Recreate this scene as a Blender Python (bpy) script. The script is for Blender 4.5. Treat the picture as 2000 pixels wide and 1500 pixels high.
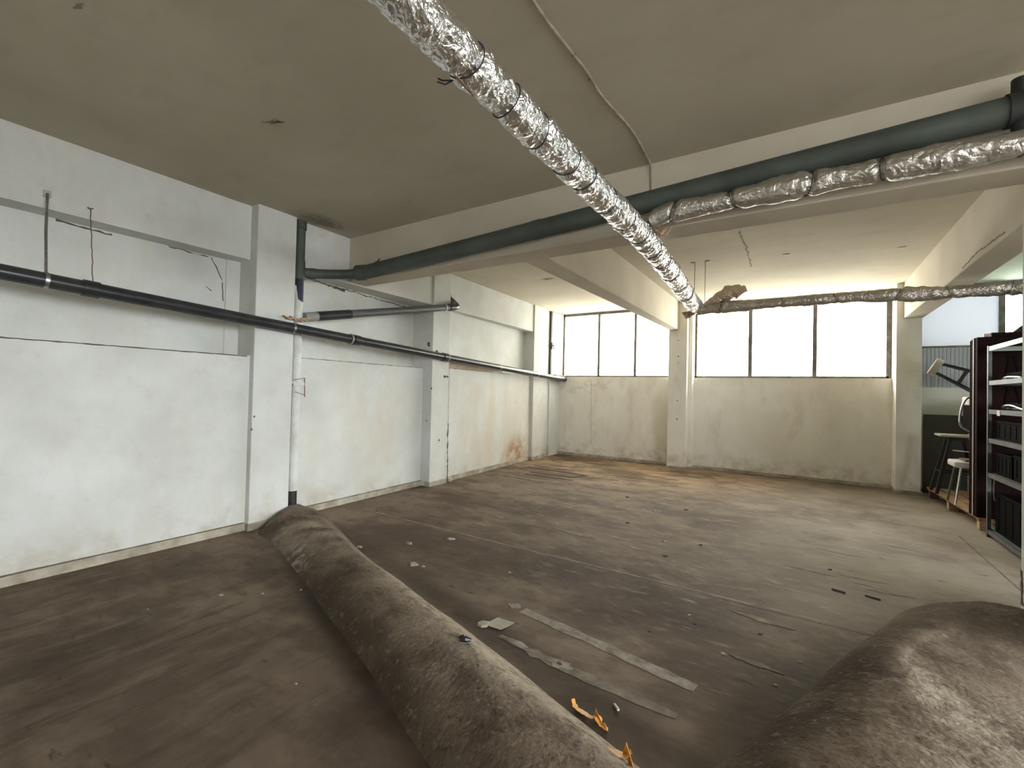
import bpy, math, random
from mathutils import Vector, Matrix, noise
random.seed(4)
for o in list(bpy.data.objects): bpy.data.objects.remove(o)
SC = bpy.context.scene
COL = SC.collection

# ------------------------------------------------------------------ camera
F_PX = 890.79
yaw, pitch, roll = math.radians(32.6036), math.radians(0.9506), math.radians(-1.3523)
fwd = Vector((-math.sin(yaw)*math.cos(pitch), math.cos(yaw)*math.cos(pitch), math.sin(pitch)))
rgt = Vector((math.cos(yaw), math.sin(yaw), 0))
dwn = fwd.cross(rgt)
r2 = rgt*math.cos(roll) + dwn*math.sin(roll)
d2 = dwn*math.cos(roll) - rgt*math.sin(roll)
cam = bpy.data.cameras.new('camera')
cam.sensor_fit = 'HORIZONTAL'; cam.sensor_width = 36.0; cam.lens = F_PX/2000*36.0
cam.clip_start = 0.05; cam.clip_end = 200
camo = bpy.data.objects.new('camera', cam); COL.objects.link(camo)
m = Matrix((( r2.x, -d2.x, -fwd.x, 0), (r2.y, -d2.y, -fwd.y, 0), (r2.z, -d2.z, -fwd.z, 1.4), (0, 0, 0, 1)))
camo.matrix_world = m
SC.camera = camo

# ------------------------------------------------------------------ world, exposure
SKY = 12.5
EXPOSURE = 0.60
w = bpy.data.worlds.new('overcast_sky'); SC.world = w; w.use_nodes = True
nt = w.node_tree; nt.nodes.clear()
wo = nt.nodes.new('ShaderNodeOutputWorld'); bg = nt.nodes.new('ShaderNodeBackground')
bg.inputs[0].default_value = (0.93, 0.97, 1.0, 1); bg.inputs[1].default_value = SKY
nt.links.new(bg.outputs[0], wo.inputs[0])
SC.view_settings.view_transform = 'Standard'; SC.view_settings.look = 'None'
SC.view_settings.exposure = EXPOSURE; SC.view_settings.gamma = 1.0
SC.view_settings.use_curve_mapping = False

def portal(loc, direction, sx, sy):
    l = bpy.data.lights.new('window_portal', 'AREA'); l.shape = 'RECTANGLE'; l.size = sx; l.size_y = sy
    l.cycles.is_portal = True
    o = bpy.data.objects.new('window_portal', l); COL.objects.link(o)
    o.location = loc; o.rotation_euler = Vector(direction).to_track_quat('-Z', 'Z').to_euler()
portal((-3.45, 9.62, 2.48), (0, -1, 0), 2.5, 1.45)
portal((-0.35, 9.62, 2.48), (0, -1, 0), 3.1, 1.45)
portal((4.0, 9.62, 2.5), (0, -1, 0), 5.0, 1.4)
portal((6.15, 0.3, 1.75), (-1, 0, 0), 6.2, 2.5)

# ------------------------------------------------------------------ materials
def mat(name, col, rough=0.8, metal=0.0, col2=None, scale=3.0, detail=6, mix=0.5, bump=0.0, bscale=40, stretch=None, spec=None, contrast=(0.35, 0.65)):
    M = bpy.data.materials.new(name); M.use_nodes = True
    n = M.node_tree.nodes; L = M.node_tree.links
    b = n['Principled BSDF']
    b.inputs['Roughness'].default_value = rough; b.inputs['Metallic'].default_value = metal
    b.inputs['Base Color'].default_value = (*col, 1)
    if spec is not None: b.inputs['Specular IOR Level'].default_value = spec
    tc = n.new('ShaderNodeTexCoord')
    src = tc.outputs['Object']
    if stretch:
        mp = n.new('ShaderNodeMapping'); mp.inputs['Scale'].default_value = stretch[:3]
        if len(stretch) > 3: mp.inputs['Rotation'].default_value = (0, 0, stretch[3])
        L.new(src, mp.inputs[0]); src = mp.outputs[0]
    if col2 is not None:
        t = n.new('ShaderNodeTexNoise'); t.inputs['Scale'].default_value = scale; t.inputs['Detail'].default_value = detail
        t.inputs['Roughness'].default_value = 0.6
        L.new(src, t.inputs['Vector'])
        mr = n.new('ShaderNodeMapRange'); mr.inputs[1].default_value = contrast[0]; mr.inputs[2].default_value = contrast[1]
        mr.inputs[4].default_value = mix*2 if mix < 0.5 else 1.0
        L.new(t.outputs[0], mr.inputs[0])
        mx = n.new('ShaderNodeMix'); mx.data_type = 'RGBA'
        mx.inputs[6].default_value = (*col, 1); mx.inputs[7].default_value = (*col2, 1)
        L.new(mr.outputs[0], mx.inputs[0]); L.new(mx.outputs[2], b.inputs['Base Color'])
    if bump > 0:
        t2 = n.new('ShaderNodeTexNoise'); t2.inputs['Scale'].default_value = bscale; t2.inputs['Detail'].default_value = 8
        L.new(tc.outputs['Object'], t2.inputs['Vector'])
        bp = n.new('ShaderNodeBump'); bp.inputs['Strength'].default_value = bump; bp.inputs['Distance'].default_value = 0.01
        L.new(t2.outputs[0], bp.inputs['Height']); L.new(bp.outputs[0], b.inputs['Normal'])
    return M

def add_layer(M, col, scale, lo, hi, stretch=None, amount=1.0, seed=0.0, zfade=None, box=None, detail=5, rot=0.0):
    """another noise-shaped layer (stain, painted light or painted shade) over the base colour; zfade=(z0,z1): full at z0, none at z1; box=(centre, radii): soft blob"""
    n = M.node_tree.nodes; L = M.node_tree.links; b = n['Principled BSDF']
    tc = n.new('ShaderNodeTexCoord'); mp = n.new('ShaderNodeMapping')
    mp.inputs['Location'].default_value = (seed, seed*1.7, seed*0.6)
    if stretch:
        mp.inputs['Scale'].default_value = stretch[:3]
        if len(stretch) > 3: mp.inputs['Rotation'].default_value = (0, 0, stretch[3])
    L.new(tc.outputs['Object'], mp.inputs[0])
    t = n.new('ShaderNodeTexNoise'); t.inputs['Scale'].default_value = scale; t.inputs['Detail'].default_value = detail
    t.inputs['Roughness'].default_value = 0.62
    L.new(mp.outputs[0], t.inputs['Vector'])
    mr = n.new('ShaderNodeMapRange'); mr.inputs[1].default_value = lo; mr.inputs[2].default_value = hi; mr.inputs[4].default_value = amount
    mr.interpolation_type = 'SMOOTHSTEP'
    L.new(t.outputs[0], mr.inputs[0]); fac = mr.outputs[0]
    def mul(a, bb):
        q = n.new('ShaderNodeMath'); q.operation = 'MULTIPLY'; L.new(a, q.inputs[0]); L.new(bb, q.inputs[1]); return q.outputs[0]
    if zfade:
        sp = n.new('ShaderNodeSeparateXYZ'); L.new(tc.outputs['Object'], sp.inputs[0])
        z = n.new('ShaderNodeMapRange'); z.inputs[1].default_value = zfade[1]; z.inputs[2].default_value = zfade[0]
        z.interpolation_type = 'SMOOTHSTEP'
        L.new(sp.outputs[2], z.inputs[0]); fac = mul(fac, z.outputs[0])
    if box:
        c, rr = box
        m2 = n.new('ShaderNodeMapping');         m2.vector_type = 'TEXTURE'                       # subtract centre, un-rotate, divide by the radii
        m2.inputs['Location'].default_value = tuple(c); m2.inputs['Scale'].default_value = tuple(rr); m2.inputs['Rotation'].default_value = (0, 0, rot)
        L.new(tc.outputs['Object'], m2.inputs[0])
        ln = n.new('ShaderNodeVectorMath'); ln.operation = 'LENGTH'; L.new(m2.outputs[0], ln.inputs[0])
        z = n.new('ShaderNodeMapRange'); z.inputs[1].default_value = 1.0; z.inputs[2].default_value = 0.2; z.interpolation_type = 'SMOOTHSTEP'
        L.new(ln.outputs['Value'], z.inputs[0]); fac = mul(fac, z.outputs[0])
    mx = n.new('ShaderNodeMix'); mx.data_type = 'RGBA'
    old = b.inputs['Base Color']
    if old.is_linked: L.new(old.links[0].from_socket, mx.inputs[6])
    else: mx.inputs[6].default_value = tuple(old.default_value)
    mx.inputs[7].default_value = (*col, 1)
    L.new(fac, mx.inputs[0]); L.new(mx.outputs[2], b.inputs['Base Color'])
    return M

WALL = mat('whitewashed_plaster', (0.655, 0.668, 0.642), 0.92, col2=(0.555, 0.562, 0.53), scale=1.6, bump=0.25, bscale=30, spec=0.15)
add_layer(WALL, (0.60, 0.56, 0.46), 2.0, 0.5, 0.75, stretch=(2.2, 2.2, 0.25), amount=0.5, seed=3)
add_layer(WALL, (0.42, 0.36, 0.27), 3.5, 0.42, 0.7, amount=0.8, seed=9, zfade=(0.0, 0.4))
add_layer(WALL, (0.60, 0.535, 0.43), 1.6, 0.35, 0.68, stretch=(1.8, 1.8, 0.45), amount=0.65, seed=71, box=((-4.65, 3.9, 0.9), (0.8, 1.1, 1.2)))
add_layer(WALL, (0.60, 0.525, 0.42), 1.6, 0.30, 0.66, stretch=(1.8, 1.8, 0.45), amount=0.7, seed=73, box=((-4.65, 7.0, 0.8), (0.8, 2.2, 1.5)))
add_layer(WALL, (0.53, 0.53, 0.49), 7, 0.55, 0.72, amount=0.4, seed=75)
add_layer(WALL, (0.36, 0.21, 0.11), 4.0, 0.3, 0.6, amount=0.9, seed=1, box=((-4.75, 7.6, 0.2), (0.3, 0.75, 0.5)))
BACKW = mat('back_wall_plaster', (0.82, 0.80, 0.735), 0.93, col2=(0.74, 0.71, 0.64), scale=1.3, bump=0.25, bscale=30, spec=0.1)
add_layer(BACKW, (0.55, 0.49, 0.41), 2.2, 0.48, 0.75, stretch=(1.6, 1.6, 0.6), amount=0.5, seed=5)
add_layer(BACKW, (0.42, 0.36, 0.29), 6.0, 0.45, 0.7, amount=0.8, seed=2, box=((-4.1, 9.4, 1.6), (0.9, 0.4, 0.3)))
add_layer(BACKW, (0.45, 0.37, 0.28), 5.0, 0.4, 0.7, amount=0.8, seed=7, zfade=(0.0, 0.5))
BEAM = mat('beam_plaster', (0.63, 0.575, 0.475), 0.93, col2=(0.53, 0.475, 0.385), scale=1.1, bump=0.2, bscale=25, spec=0.1)
CEIL = mat('ceiling_plaster', (0.58, 0.535, 0.43), 0.95, col2=(0.51, 0.465, 0.365), scale=0.9, bump=0.12, bscale=20, spec=0.1)
add_layer(CEIL, (0.40, 0.35, 0.27), 4, 0.5, 0.75, amount=0.3, seed=11, stretch=(0.7, 1.3, 1))
add_layer(CEIL, (0.12, 0.10, 0.08), 8, 0.3, 0.6, amount=0.9, seed=4, box=((-3.44, 6.36, 3.2), (0.22, 0.1, 0.2)))
add_layer(CEIL, (0.16, 0.14, 0.10), 8, 0.3, 0.6, amount=0.7, seed=4, box=((-4.35, 2.95, 3.16), (0.25, 0.45, 0.2)))
PLINTH = mat('plinth_cement', (0.50, 0.46, 0.38), 0.95, col2=(0.27, 0.23, 0.18), scale=5, bump=0.3, spec=0.1)
FLOOR = mat('worn_concrete', (0.152, 0.112, 0.081), 0.80, col2=(0.237, 0.186, 0.139), scale=1.1, detail=10, bump=0.45, bscale=14, stretch=(0.8, 1.15, 1, 0.12), spec=0.2)
add_layer(FLOOR, (0.444, 0.315, 0.199), 1.0, 0.3, 0.60, amount=0.85, seed=6, box=((-2.7, 8.4, 0), (3.2, 2.4, 1)))
add_layer(FLOOR, (0.076, 0.052, 0.037), 1.2, 0.42, 0.62, stretch=(0.8, 1.3, 1, 0.12), amount=0.80, seed=2, detail=10)
add_layer(FLOOR, (0.061, 0.042, 0.030), 2.0, 0.35, 0.62, amount=0.85, seed=12, box=((-1.3, 3.1, 0), (2.4, 0.95, 1)), detail=10)
add_layer(FLOOR, (0.051, 0.037, 0.027), 1.5, 0.35, 0.62, amount=0.5, seed=15, box=((-2.8, 0.4, 0), (3.6, 2.2, 1)), detail=10)
add_layer(FLOOR, (0.202, 0.155, 0.113), 3.2, 0.46, 0.72, amount=0.75, seed=61, stretch=(2.6, 0.55, 1, 0.15), box=((-3.4, 0.9, 0), (2.8, 2.2, 1)), detail=9)
add_layer(FLOOR, (0.056, 0.041, 0.029), 3.4, 0.50, 0.70, amount=0.7, seed=63, stretch=(2.4, 0.6, 1, 0.15), box=((-3.2, 0.8, 0), (2.8, 2.2, 1)), detail=9)
add_layer(FLOOR, (0.035, 0.025, 0.018), 3.0, 0.05, 0.35, amount=0.85, seed=31, box=((-2.25, 1.715, 0), (2.5, 0.15, 1)), rot=-0.365)  # these foot bands of ridge and mound paint in contact shade with dirt
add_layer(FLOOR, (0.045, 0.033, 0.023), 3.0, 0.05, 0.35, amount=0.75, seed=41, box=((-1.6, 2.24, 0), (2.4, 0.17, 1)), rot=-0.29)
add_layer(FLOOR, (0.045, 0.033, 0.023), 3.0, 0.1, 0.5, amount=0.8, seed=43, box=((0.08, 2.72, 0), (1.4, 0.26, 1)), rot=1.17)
add_layer(FLOOR, (0.101, 0.073, 0.051), 4.5, 0.48, 0.64, amount=0.55, seed=37, stretch=(0.8, 1.2, 1, 0.1), detail=12)
add_layer(FLOOR, (0.374, 0.320, 0.254), 9, 0.53, 0.70, amount=0.5, seed=39, stretch=(0.6, 1.5, 1, 0.1), detail=12, box=((-0.2, 5.6, 0), (4.6, 4.4, 1)))
add_layer(FLOOR, (0.424, 0.369, 0.305), 6, 0.60, 0.74, stretch=(0.6, 2.6, 1, 0.10), amount=0.5, seed=5, detail=9, box=((-0.4, 4.6, 0), (4.2, 3.6, 1)))
add_layer(FLOOR, (0.374, 0.328, 0.268), 1.2, 0.22, 0.60, amount=0.80, seed=8, box=((1.6, 6.0, 0), (3.4, 4.4, 1)), detail=9)
add_layer(FLOOR, (0.040, 0.029, 0.020), 7, 0.62, 0.74, stretch=(0.7, 2.2, 1, 0.10), amount=0.8, seed=22, detail=9)
MOUND = mat('rough_cement', (0.152, 0.115, 0.086), 0.95, col2=(0.252, 0.205, 0.158), scale=5, detail=12, bump=1.0, bscale=45, spec=0.1)
add_layer(MOUND, (0.071, 0.051, 0.037), 2.2, 0.45, 0.66, amount=0.8, seed=3, detail=10)
add_layer(MOUND, (0.444, 0.378, 0.296), 16, 0.28, 0.58, amount=0.85, seed=51, box=((-1.37, 1.94, 0.06), (2.4, 0.24, 0.6)), rot=-0.32, detail=12)  # pale cement plus the lit right slope of the ridge, painted in
add_layer(MOUND, (0.076, 0.055, 0.039), 3, 0.1, 0.5, amount=0.85, seed=52, box=((-2.0, 1.63, 0.0), (2.6, 0.20, 0.6)), rot=-0.36, detail=8)  # shaded left flank of the ridge, painted dark
add_layer(MOUND, (0.051, 0.038, 0.027), 3, 0.1, 0.5, amount=0.9, seed=53, box=((0.10, 2.50, 0.05), (1.5, 0.26, 0.6)), rot=1.15, detail=8)  # shade on the mound's left flank put into the colour
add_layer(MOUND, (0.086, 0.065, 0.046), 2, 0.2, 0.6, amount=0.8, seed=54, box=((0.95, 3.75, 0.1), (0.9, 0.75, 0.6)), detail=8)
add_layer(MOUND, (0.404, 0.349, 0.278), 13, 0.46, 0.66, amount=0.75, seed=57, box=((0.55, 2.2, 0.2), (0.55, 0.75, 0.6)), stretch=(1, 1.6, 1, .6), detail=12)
add_layer(MOUND, (0.505, 0.446, 0.361), 10, 0.32, 0.6, amount=0.8, seed=55, box=((0.52, 2.45, 0.2), (0.66, 0.11, 0.6)), rot=1.80, detail=12)  # light along the mound crest painted in over pale worn cement
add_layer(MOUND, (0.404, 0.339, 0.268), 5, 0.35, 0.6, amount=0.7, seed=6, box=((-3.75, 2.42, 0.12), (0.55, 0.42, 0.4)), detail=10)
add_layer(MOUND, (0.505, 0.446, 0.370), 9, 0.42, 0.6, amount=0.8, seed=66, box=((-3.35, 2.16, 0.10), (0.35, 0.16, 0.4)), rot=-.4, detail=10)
add_layer(MOUND, (0.444, 0.388, 0.315), 30, 0.56, 0.72, amount=0.32, seed=6, detail=4)
add_layer(MOUND, (0.035, 0.027, 0.019), 34, 0.56, 0.70, amount=0.55, seed=16, detail=4)
BLACKP = mat('black_plastic_pipe', (0.018, 0.019, 0.022), 0.28, col2=(0.05, 0.05, 0.05), scale=8, mix=0.3)
GREENP = mat('grey_green_painted_pipe', (0.085, 0.105, 0.090), 0.6, col2=(0.055, 0.068, 0.058), scale=3, bump=0.1)
WHITEP = mat('white_painted_pipe', (0.68, 0.70, 0.68), 0.6, col2=(0.52, 0.52, 0.48), scale=5, bump=0.15)
GREYP = mat('grey_plastic_pipe', (0.26, 0.26, 0.25), 0.5)
BLUEP = mat('dark_blue_pipe', (0.012, 0.014, 0.045), 0.6)
STEEL = mat('galvanised_steel', (0.55, 0.56, 0.56), 0.35, 1.0, col2=(0.35, 0.34, 0.32), scale=20)
RUSTY = mat('rusty_wire', (0.10, 0.075, 0.055), 0.8, 0.3, col2=(0.22, 0.12, 0.06), scale=30)
WIRE = mat('dark_wire', (0.02, 0.018, 0.016), 0.7)
CABLE = mat('painted_cable', (0.42, 0.37, 0.29), 0.8, col2=(0.25, 0.21, 0.16), scale=14)
CRACK = mat('crack_shadow', (0.11, 0.088, 0.065), 1.0)
SCAR = mat('plaster_scar', (0.27, 0.235, 0.18), 1.0)
GLUE = mat('rough_brown_glue', (0.28, 0.16, 0.09), 0.9, col2=(0.46, 0.36, 0.25), scale=30, bump=0.6)
FRAME = mat('window_frame_metal', (0.20, 0.19, 0.175), 0.6, 0.2, col2=(0.10, 0.085, 0.07), scale=8, bump=0.1)
DARKF = mat('dark_window_frame', (0.03, 0.024, 0.02), 0.6)
WHITEPNL = mat('white_painted_panel', (0.72, 0.71, 0.67), 0.6, col2=(0.60, 0.58, 0.52), scale=3)
add_layer(WHITEPNL, (0.42, 0.24, 0.12), 5, 0.3, 0.6, amount=0.8, seed=4, zfade=(1.8, 2.25))

def foil_mat(name, col, rough, bs=0.9, sc=26):
    M = bpy.data.materials.new(name); M.use_nodes = True
    n = M.node_tree.nodes; L = M.node_tree.links; b = n['Principled BSDF']
    b.inputs['Base Color'].default_value = (*col, 1); b.inputs['Metallic'].default_value = 1.0; b.inputs['Roughness'].default_value = rough
    tc = n.new('ShaderNodeTexCoord')
    ns = n.new('ShaderNodeTexNoise'); ns.inputs['Scale'].default_value = 7; ns.inputs['Detail'].default_value = 3
    L.new(tc.outputs['Object'], ns.inputs['Vector'])
    add = n.new('ShaderNodeVectorMath'); add.operation = 'MULTIPLY_ADD'
    add.inputs[1].default_value = (0.18, 0.18, 0.18)
    L.new(ns.outputs['Color'], add.inputs[0]); L.new(tc.outputs['Object'], add.inputs[2])
    hs = []
    for s_, k in ((sc, 1.0), (sc*2.6, 0.42), (sc*5.5, 0.16)):
        v = n.new('ShaderNodeTexVoronoi'); v.feature = 'DISTANCE_TO_EDGE'; v.inputs['Scale'].default_value = s_
        L.new(add.outputs[0], v.inputs['Vector'])
        q = n.new('ShaderNodeMath'); q.operation = 'MULTIPLY'; q.inputs[1].default_value = k; L.new(v.outputs[0], q.inputs[0]); hs.append(q.outputs[0])
    s1 = n.new('ShaderNodeMath'); s1.operation = 'ADD'; L.new(hs[0], s1.inputs[0]); L.new(hs[1], s1.inputs[1])
    sm = n.new('ShaderNodeMath'); sm.operation = 'ADD'; L.new(s1.outputs[0], sm.inputs[0]); L.new(hs[2], sm.inputs[1])
    bp = n.new('ShaderNodeBump'); bp.inputs['Strength'].default_value = bs; bp.inputs['Distance'].default_value = 0.02
    L.new(sm.outputs[0], bp.inputs['Height']); L.new(bp.outputs[0], b.inputs['Normal'])
    return M
FOIL = foil_mat('shiny_crumpled_foil', (0.86, 0.85, 0.85), 0.28, 0.6, 17)
FOIL2 = foil_mat('dull_crumpled_foil', (0.62, 0.60, 0.56), 0.42, 0.5, 13)
FOIL3 = foil_mat('dusty_foil', (0.50, 0.46, 0.42), 0.45, 0.5, 16)
FOIL4 = foil_mat('brown_torn_foil', (0.68, 0.56, 0.47), 0.38, 0.5, 20)

def glass_mat(name, tint, frosted=False):
    M = bpy.data.materials.new(name); M.use_nodes = True
    n = M.node_tree.nodes; L = M.node_tree.links; n.clear()
    out = n.new('ShaderNodeOutputMaterial'); mx = n.new('ShaderNodeMixShader')
    if frosted:
        a = n.new('ShaderNodeBsdfTranslucent'); a.inputs[0].default_value = (0.36, 0.37, 0.385, 1)
        c = n.new('ShaderNodeBsdfDiffuse'); c.inputs[0].default_value = (0.7, 0.7, 0.7, 1); mx.inputs[0].default_value = 0.45
    else:
        a = n.new('ShaderNodeBsdfTransparent'); a.inputs[0].default_value = (*tint, 1)
        c = n.new('ShaderNodeBsdfGlossy'); c.inputs['Roughness'].default_value = 0.03; mx.inputs[0].default_value = 0.05
    L.new(a.outputs[0], mx.inputs[1]); L.new(c.outputs[0], mx.inputs[2]); L.new(mx.outputs[0], out.inputs[0])
    return M
GLASS = glass_mat('window_glass', (0.97, 0.945, 0.885))
GREENGLASS = glass_mat('greenish_glass', (0.85, 0.97, 0.92))
LITWALL = glass_mat('lit_wall_pane', (1, 1, 1), True)  # back-lit pane standing in for the alcove's daylit white wall

# ------------------------------------------------------------------ mesh helpers
class MB:
    def __init__(s): s.v = []; s.f = []
    def add(s, vs, fs):
        k = len(s.v); s.v += [tuple(q) for q in vs]; s.f += [tuple(i+k for i in f) for f in fs]; return s
    def prism(s, poly, z0, z1):
        n = len(poly)
        a = sum(poly[i][0]*poly[(i+1) % n][1]-poly[(i+1) % n][0]*poly[i][1] for i in range(n))
        if a < 0: poly = poly[::-1]
        z0f = z0 if callable(z0) else (lambda p: z0); z1f = z1 if callable(z1) else (lambda p: z1)
        vs = [(p[0], p[1], z0f(p)) for p in poly]+[(p[0], p[1], z1f(p)) for p in poly]
        fs = [tuple(range(n))[::-1], tuple(range(n, 2*n))]+[(i, (i+1) % n, n+(i+1) % n, n+i) for i in range(n)]
        return s.add(vs, fs)
    def box(s, a, b):
        x0, x1 = sorted((a[0], b[0])); y0, y1 = sorted((a[1], b[1])); z0, z1 = sorted((a[2], b[2]))
        return s.prism([(x0, y0), (x1, y0), (x1, y1), (x0, y1)], z0, z1)
    def bar(s, p, q, wd, th, up=(0, 0, 1)):
        p, q = Vector(p), Vector(q); d = (q-p).normalized(); u = Vector(up)
        if abs(d.dot(u)) > 0.98: u = Vector((1, 0, 0))
        a = d.cross(u).normalized()*wd/2; b = a.cross(d).normalized()*th/2
        vs = [p-a-b, p+a-b, p+a+b, p-a+b, q-a-b, q+a-b, q+a+b, q-a+b]
        return s.add(vs, [(3, 2, 1, 0), (4, 5, 6, 7), (0, 1, 5, 4), (1, 2, 6, 5), (2, 3, 7, 6), (3, 0, 4, 7)])
    def tube(s, pts, r, seg=14, caps=True, disp=None):
        pts = [Vector(p) for p in pts]; n = len(pts)
        rf = r if callable(r) else (lambda t: r)
        t0 = (pts[1]-pts[0]).normalized(); up = Vector((0, 0, 1)) if abs(t0.z) < 0.9 else Vector((1, 0, 0))
        N = (up-t0*up.dot(t0)).normalized(); rings = []; acc = 0
        for i, p in enumerate(pts):
            if i: acc += (p-pts[i-1]).length
            t = (pts[min(i+1, n-1)]-pts[max(i-1, 0)]).normalized()
            N = (N-t*N.dot(t)).normalized(); B = t.cross(N); ring = []
            for k in range(seg):
                a = 2*math.pi*k/seg; dr = N*math.cos(a)+B*math.sin(a); rr = rf(acc)
                if disp: rr *= disp(p+dr*rr, acc, a)
                ring.append(p+dr*rr)
            rings.append(ring)
        vs = [v for rg in rings for v in rg]; fs = []
        for i in range(n-1):
            for k in range(seg):
                k2 = (k+1) % seg; fs.append((i*seg+k, i*seg+k2, (i+1)*seg+k2, (i+1)*seg+k))
        if caps: fs += [tuple(range(seg))[::-1], tuple(range((n-1)*seg, n*seg))]
        return s.add(vs, fs)
    def lathe(s, c, prof, seg=24):
        c = Vector(c); vs = []; fs = []; n = len(prof)
        for r, z in prof:
            for k in range(seg):
                a = 2*math.pi*k/seg; vs.append(c+Vector((r*math.cos(a), r*math.sin(a), z)))
        for i in range(n-1):
            for k in range(seg):
                k2 = (k+1) % seg; fs.append((i*seg+k, i*seg+k2, (i+1)*seg+k2, (i+1)*seg+k))
        fs += [tuple(range(seg))[::-1], tuple(range((n-1)*seg, n*seg))]
        return s.add(vs, fs)
    def ribbon(s, pts, wd, th=0.002, nrm=(0, 0, 1), jit=0.0):
        """thin strip lying on a surface with normal nrm; width may vary"""
        nr = Vector(nrm).normalized(); P = [Vector(p) for p in pts]; vs = []
        for i, p in enumerate(P):
            t = (P[min(i+1, len(P)-1)]-P[max(i-1, 0)]).normalized(); sd = t.cross(nr).normalized()
            h = (wd[i] if isinstance(wd, (list, tuple)) else wd)/2*(1+random.uniform(-jit, jit))
            vs += [p-sd*h, p+sd*h, p+sd*h+nr*th, p-sd*h+nr*th]
        fs = [(0, 1, 2, 3)]
        for i in range(len(P)-1):
            a, b = 4*i, 4*i+4
            fs += [(a+k, a+(k+1) % 4, b+(k+1) % 4, b+k) for k in range(4)]
        e = 4*(len(P)-1); fs.append((e+3, e+2, e+1, e))
        return s.add(vs, fs)
    def build(s, name, material, parent=None, smooth=False, bevel=0.0, origin=None):
        me = bpy.data.meshes.new(name)
        off = Vector(origin) if origin is not None else Vector((0, 0, 0))
        me.from_pydata([tuple(Vector(v)-off) for v in s.v], [], s.f); me.update()
        me.materials.append(material)
        o = bpy.data.objects.new(name, me); COL.objects.link(o)
        if parent is not None:
            o.parent = parent
            o.location = off-parent_world(parent)
        else: o.location = off
        if smooth:
            for p in me.polygons: p.use_smooth = True
            me.set_sharp_from_angle(angle=math.radians(40))
        if bevel > 0:
            b = o.modifiers.new('bevel', 'BEVEL'); b.width = bevel; b.segments = 2; b.limit_method = 'ANGLE'
        return o
def parent_world(p):
    v = Vector((0, 0, 0))
    while p is not None: v += Vector(p.location); p = p.parent
    return v
def tag(o, label=None, cat=None, group=None, kind=None):
    if label: o['label'] = label
    if cat: o['category'] = cat
    if group: o['group'] = group
    if kind: o['kind'] = kind
    return o
def empty(name, loc, label=None, cat=None, group=None, kind=None):
    o = bpy.data.objects.new(name, None); COL.objects.link(o); o.location = loc; o.empty_display_size = 0.1
    return tag(o, label, cat, group, kind)
def struct(mb, name, material, label, cat, **k):
    return tag(mb.build(name, material, **k), label, cat, kind='structure')
def lerp(a, b, t): return a+(b-a)*t
def resample(pts, step):
    P = [Vector(p) for p in pts]; out = [P[0]]
    for a, b in zip(P, P[1:]):
        n = max(1, int((b-a).length/step))
        out += [a.lerp(b, (i+1)/n) for i in range(n)]
    return out
def smoothpath(pts, it=2):
    P = [Vector(p) for p in pts]
    for _ in range(it):
        Q = [P[0]]
        for a, b in zip(P, P[1:]): Q += [a.lerp(b, .25), a.lerp(b, .75)]
        P = Q+[P[-1]]
    return P

# ------------------------------------------------------------------ floor and ceiling
cb = None
ZC, ZB, BB = 3.165, 3.2, 2.65          # ceiling in front, ceiling behind the cross beam, underside of the beams
fl = struct(MB().box((-5.3, -3.3, -0.2), (6.4, 10.0, 0)), 'floor', FLOOR, 'dirty brown-grey concrete floor with worn streaks', 'floor')
c = MB().box((-5.3, -3.3, ZC), (6.4, 3.55, 3.5)); c.box((-5.3, 3.55, ZB), (6.4, 10.0, 3.5))
ce = struct(c, 'ceiling', CEIL, 'stained beige plaster ceiling slab', 'ceiling')
STRIP = mat('old_tile_adhesive', (0.36, 0.32, 0.26), 0.9, col2=(0.16, 0.13, 0.10), scale=12, detail=9, bump=0.4)
STRIPD = mat('worn_adhesive', (0.25, 0.215, 0.17), 0.9, col2=(0.12, 0.095, 0.07), scale=9, detail=9, bump=0.3)
def floor_mark(name, pts, wd, material, jit=0.3, z=0.0):
    P = smoothpath([(x, y, z) for x, y in pts], 1)
    P = resample(P, 0.05)
    return MB().ribbon(P, wd, 0.0025 if material is STRIP or material is STRIPD else 0.0009, jit=jit).build(name, material, fl)
GROOVE = mat('dark_groove', (0.045, 0.03, 0.02), 1.0)
JOINT = mat('pale_joint', (0.27, 0.235, 0.19), 0.9)
DARKJ = mat('dark_joint', (0.055, 0.043, 0.032), 0.95)
floor_mark('floor_joint', [(-4.3, 3.56), (-2.5, 3.52), (-0.6, 3.52), (1.2, 3.5)], 0.012, JOINT, 0.6)
floor_mark('floor_joint', [(1.385, 4.5), (1.385, 6.6)], 0.006, DARKJ, 0.4)
floor_mark('floor_joint', [(-0.56, 3.475), (0.1, 3.47), (0.5, 3.48)], 0.004, DARKJ, 0.6)
floor_mark('floor_joint', [(1.40, 4.5), (1.40, 6.6)], 0.010, JOINT, 0.4)
for a, b in (((-4.33, 7.37), (-3.15, 7.27)), ((-4.05, 6.95), (-3.2, 6.93)), ((-4.0, 6.72), (-3.1, 6.72)), ((-3.2, 6.95), (-3.1, 7.28))):
    floor_mark('floor_groove', [a, b], 0.085, GROOVE, 0.3)
for a, b in (((-4.3, 7.6), (-3.6, 7.55)), ((-3.0, 7.5), (-2.2, 7.62)), ((-4.2, 6.35), (-3.4, 6.25)), ((-3.0, 7.1), (-2.5, 7.2))):
    floor_mark('floor_groove', [a, b], 0.03, GROOVE, 0.7)
tag(floor_mark('adhesive_strip', [(-1.50, 2.535), (-0.99, 2.455), (-0.62, 2.385), (-0.42, 2.35)], 0.075, STRIP, 0.18), 'pale broken strip of old adhesive')
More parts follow.
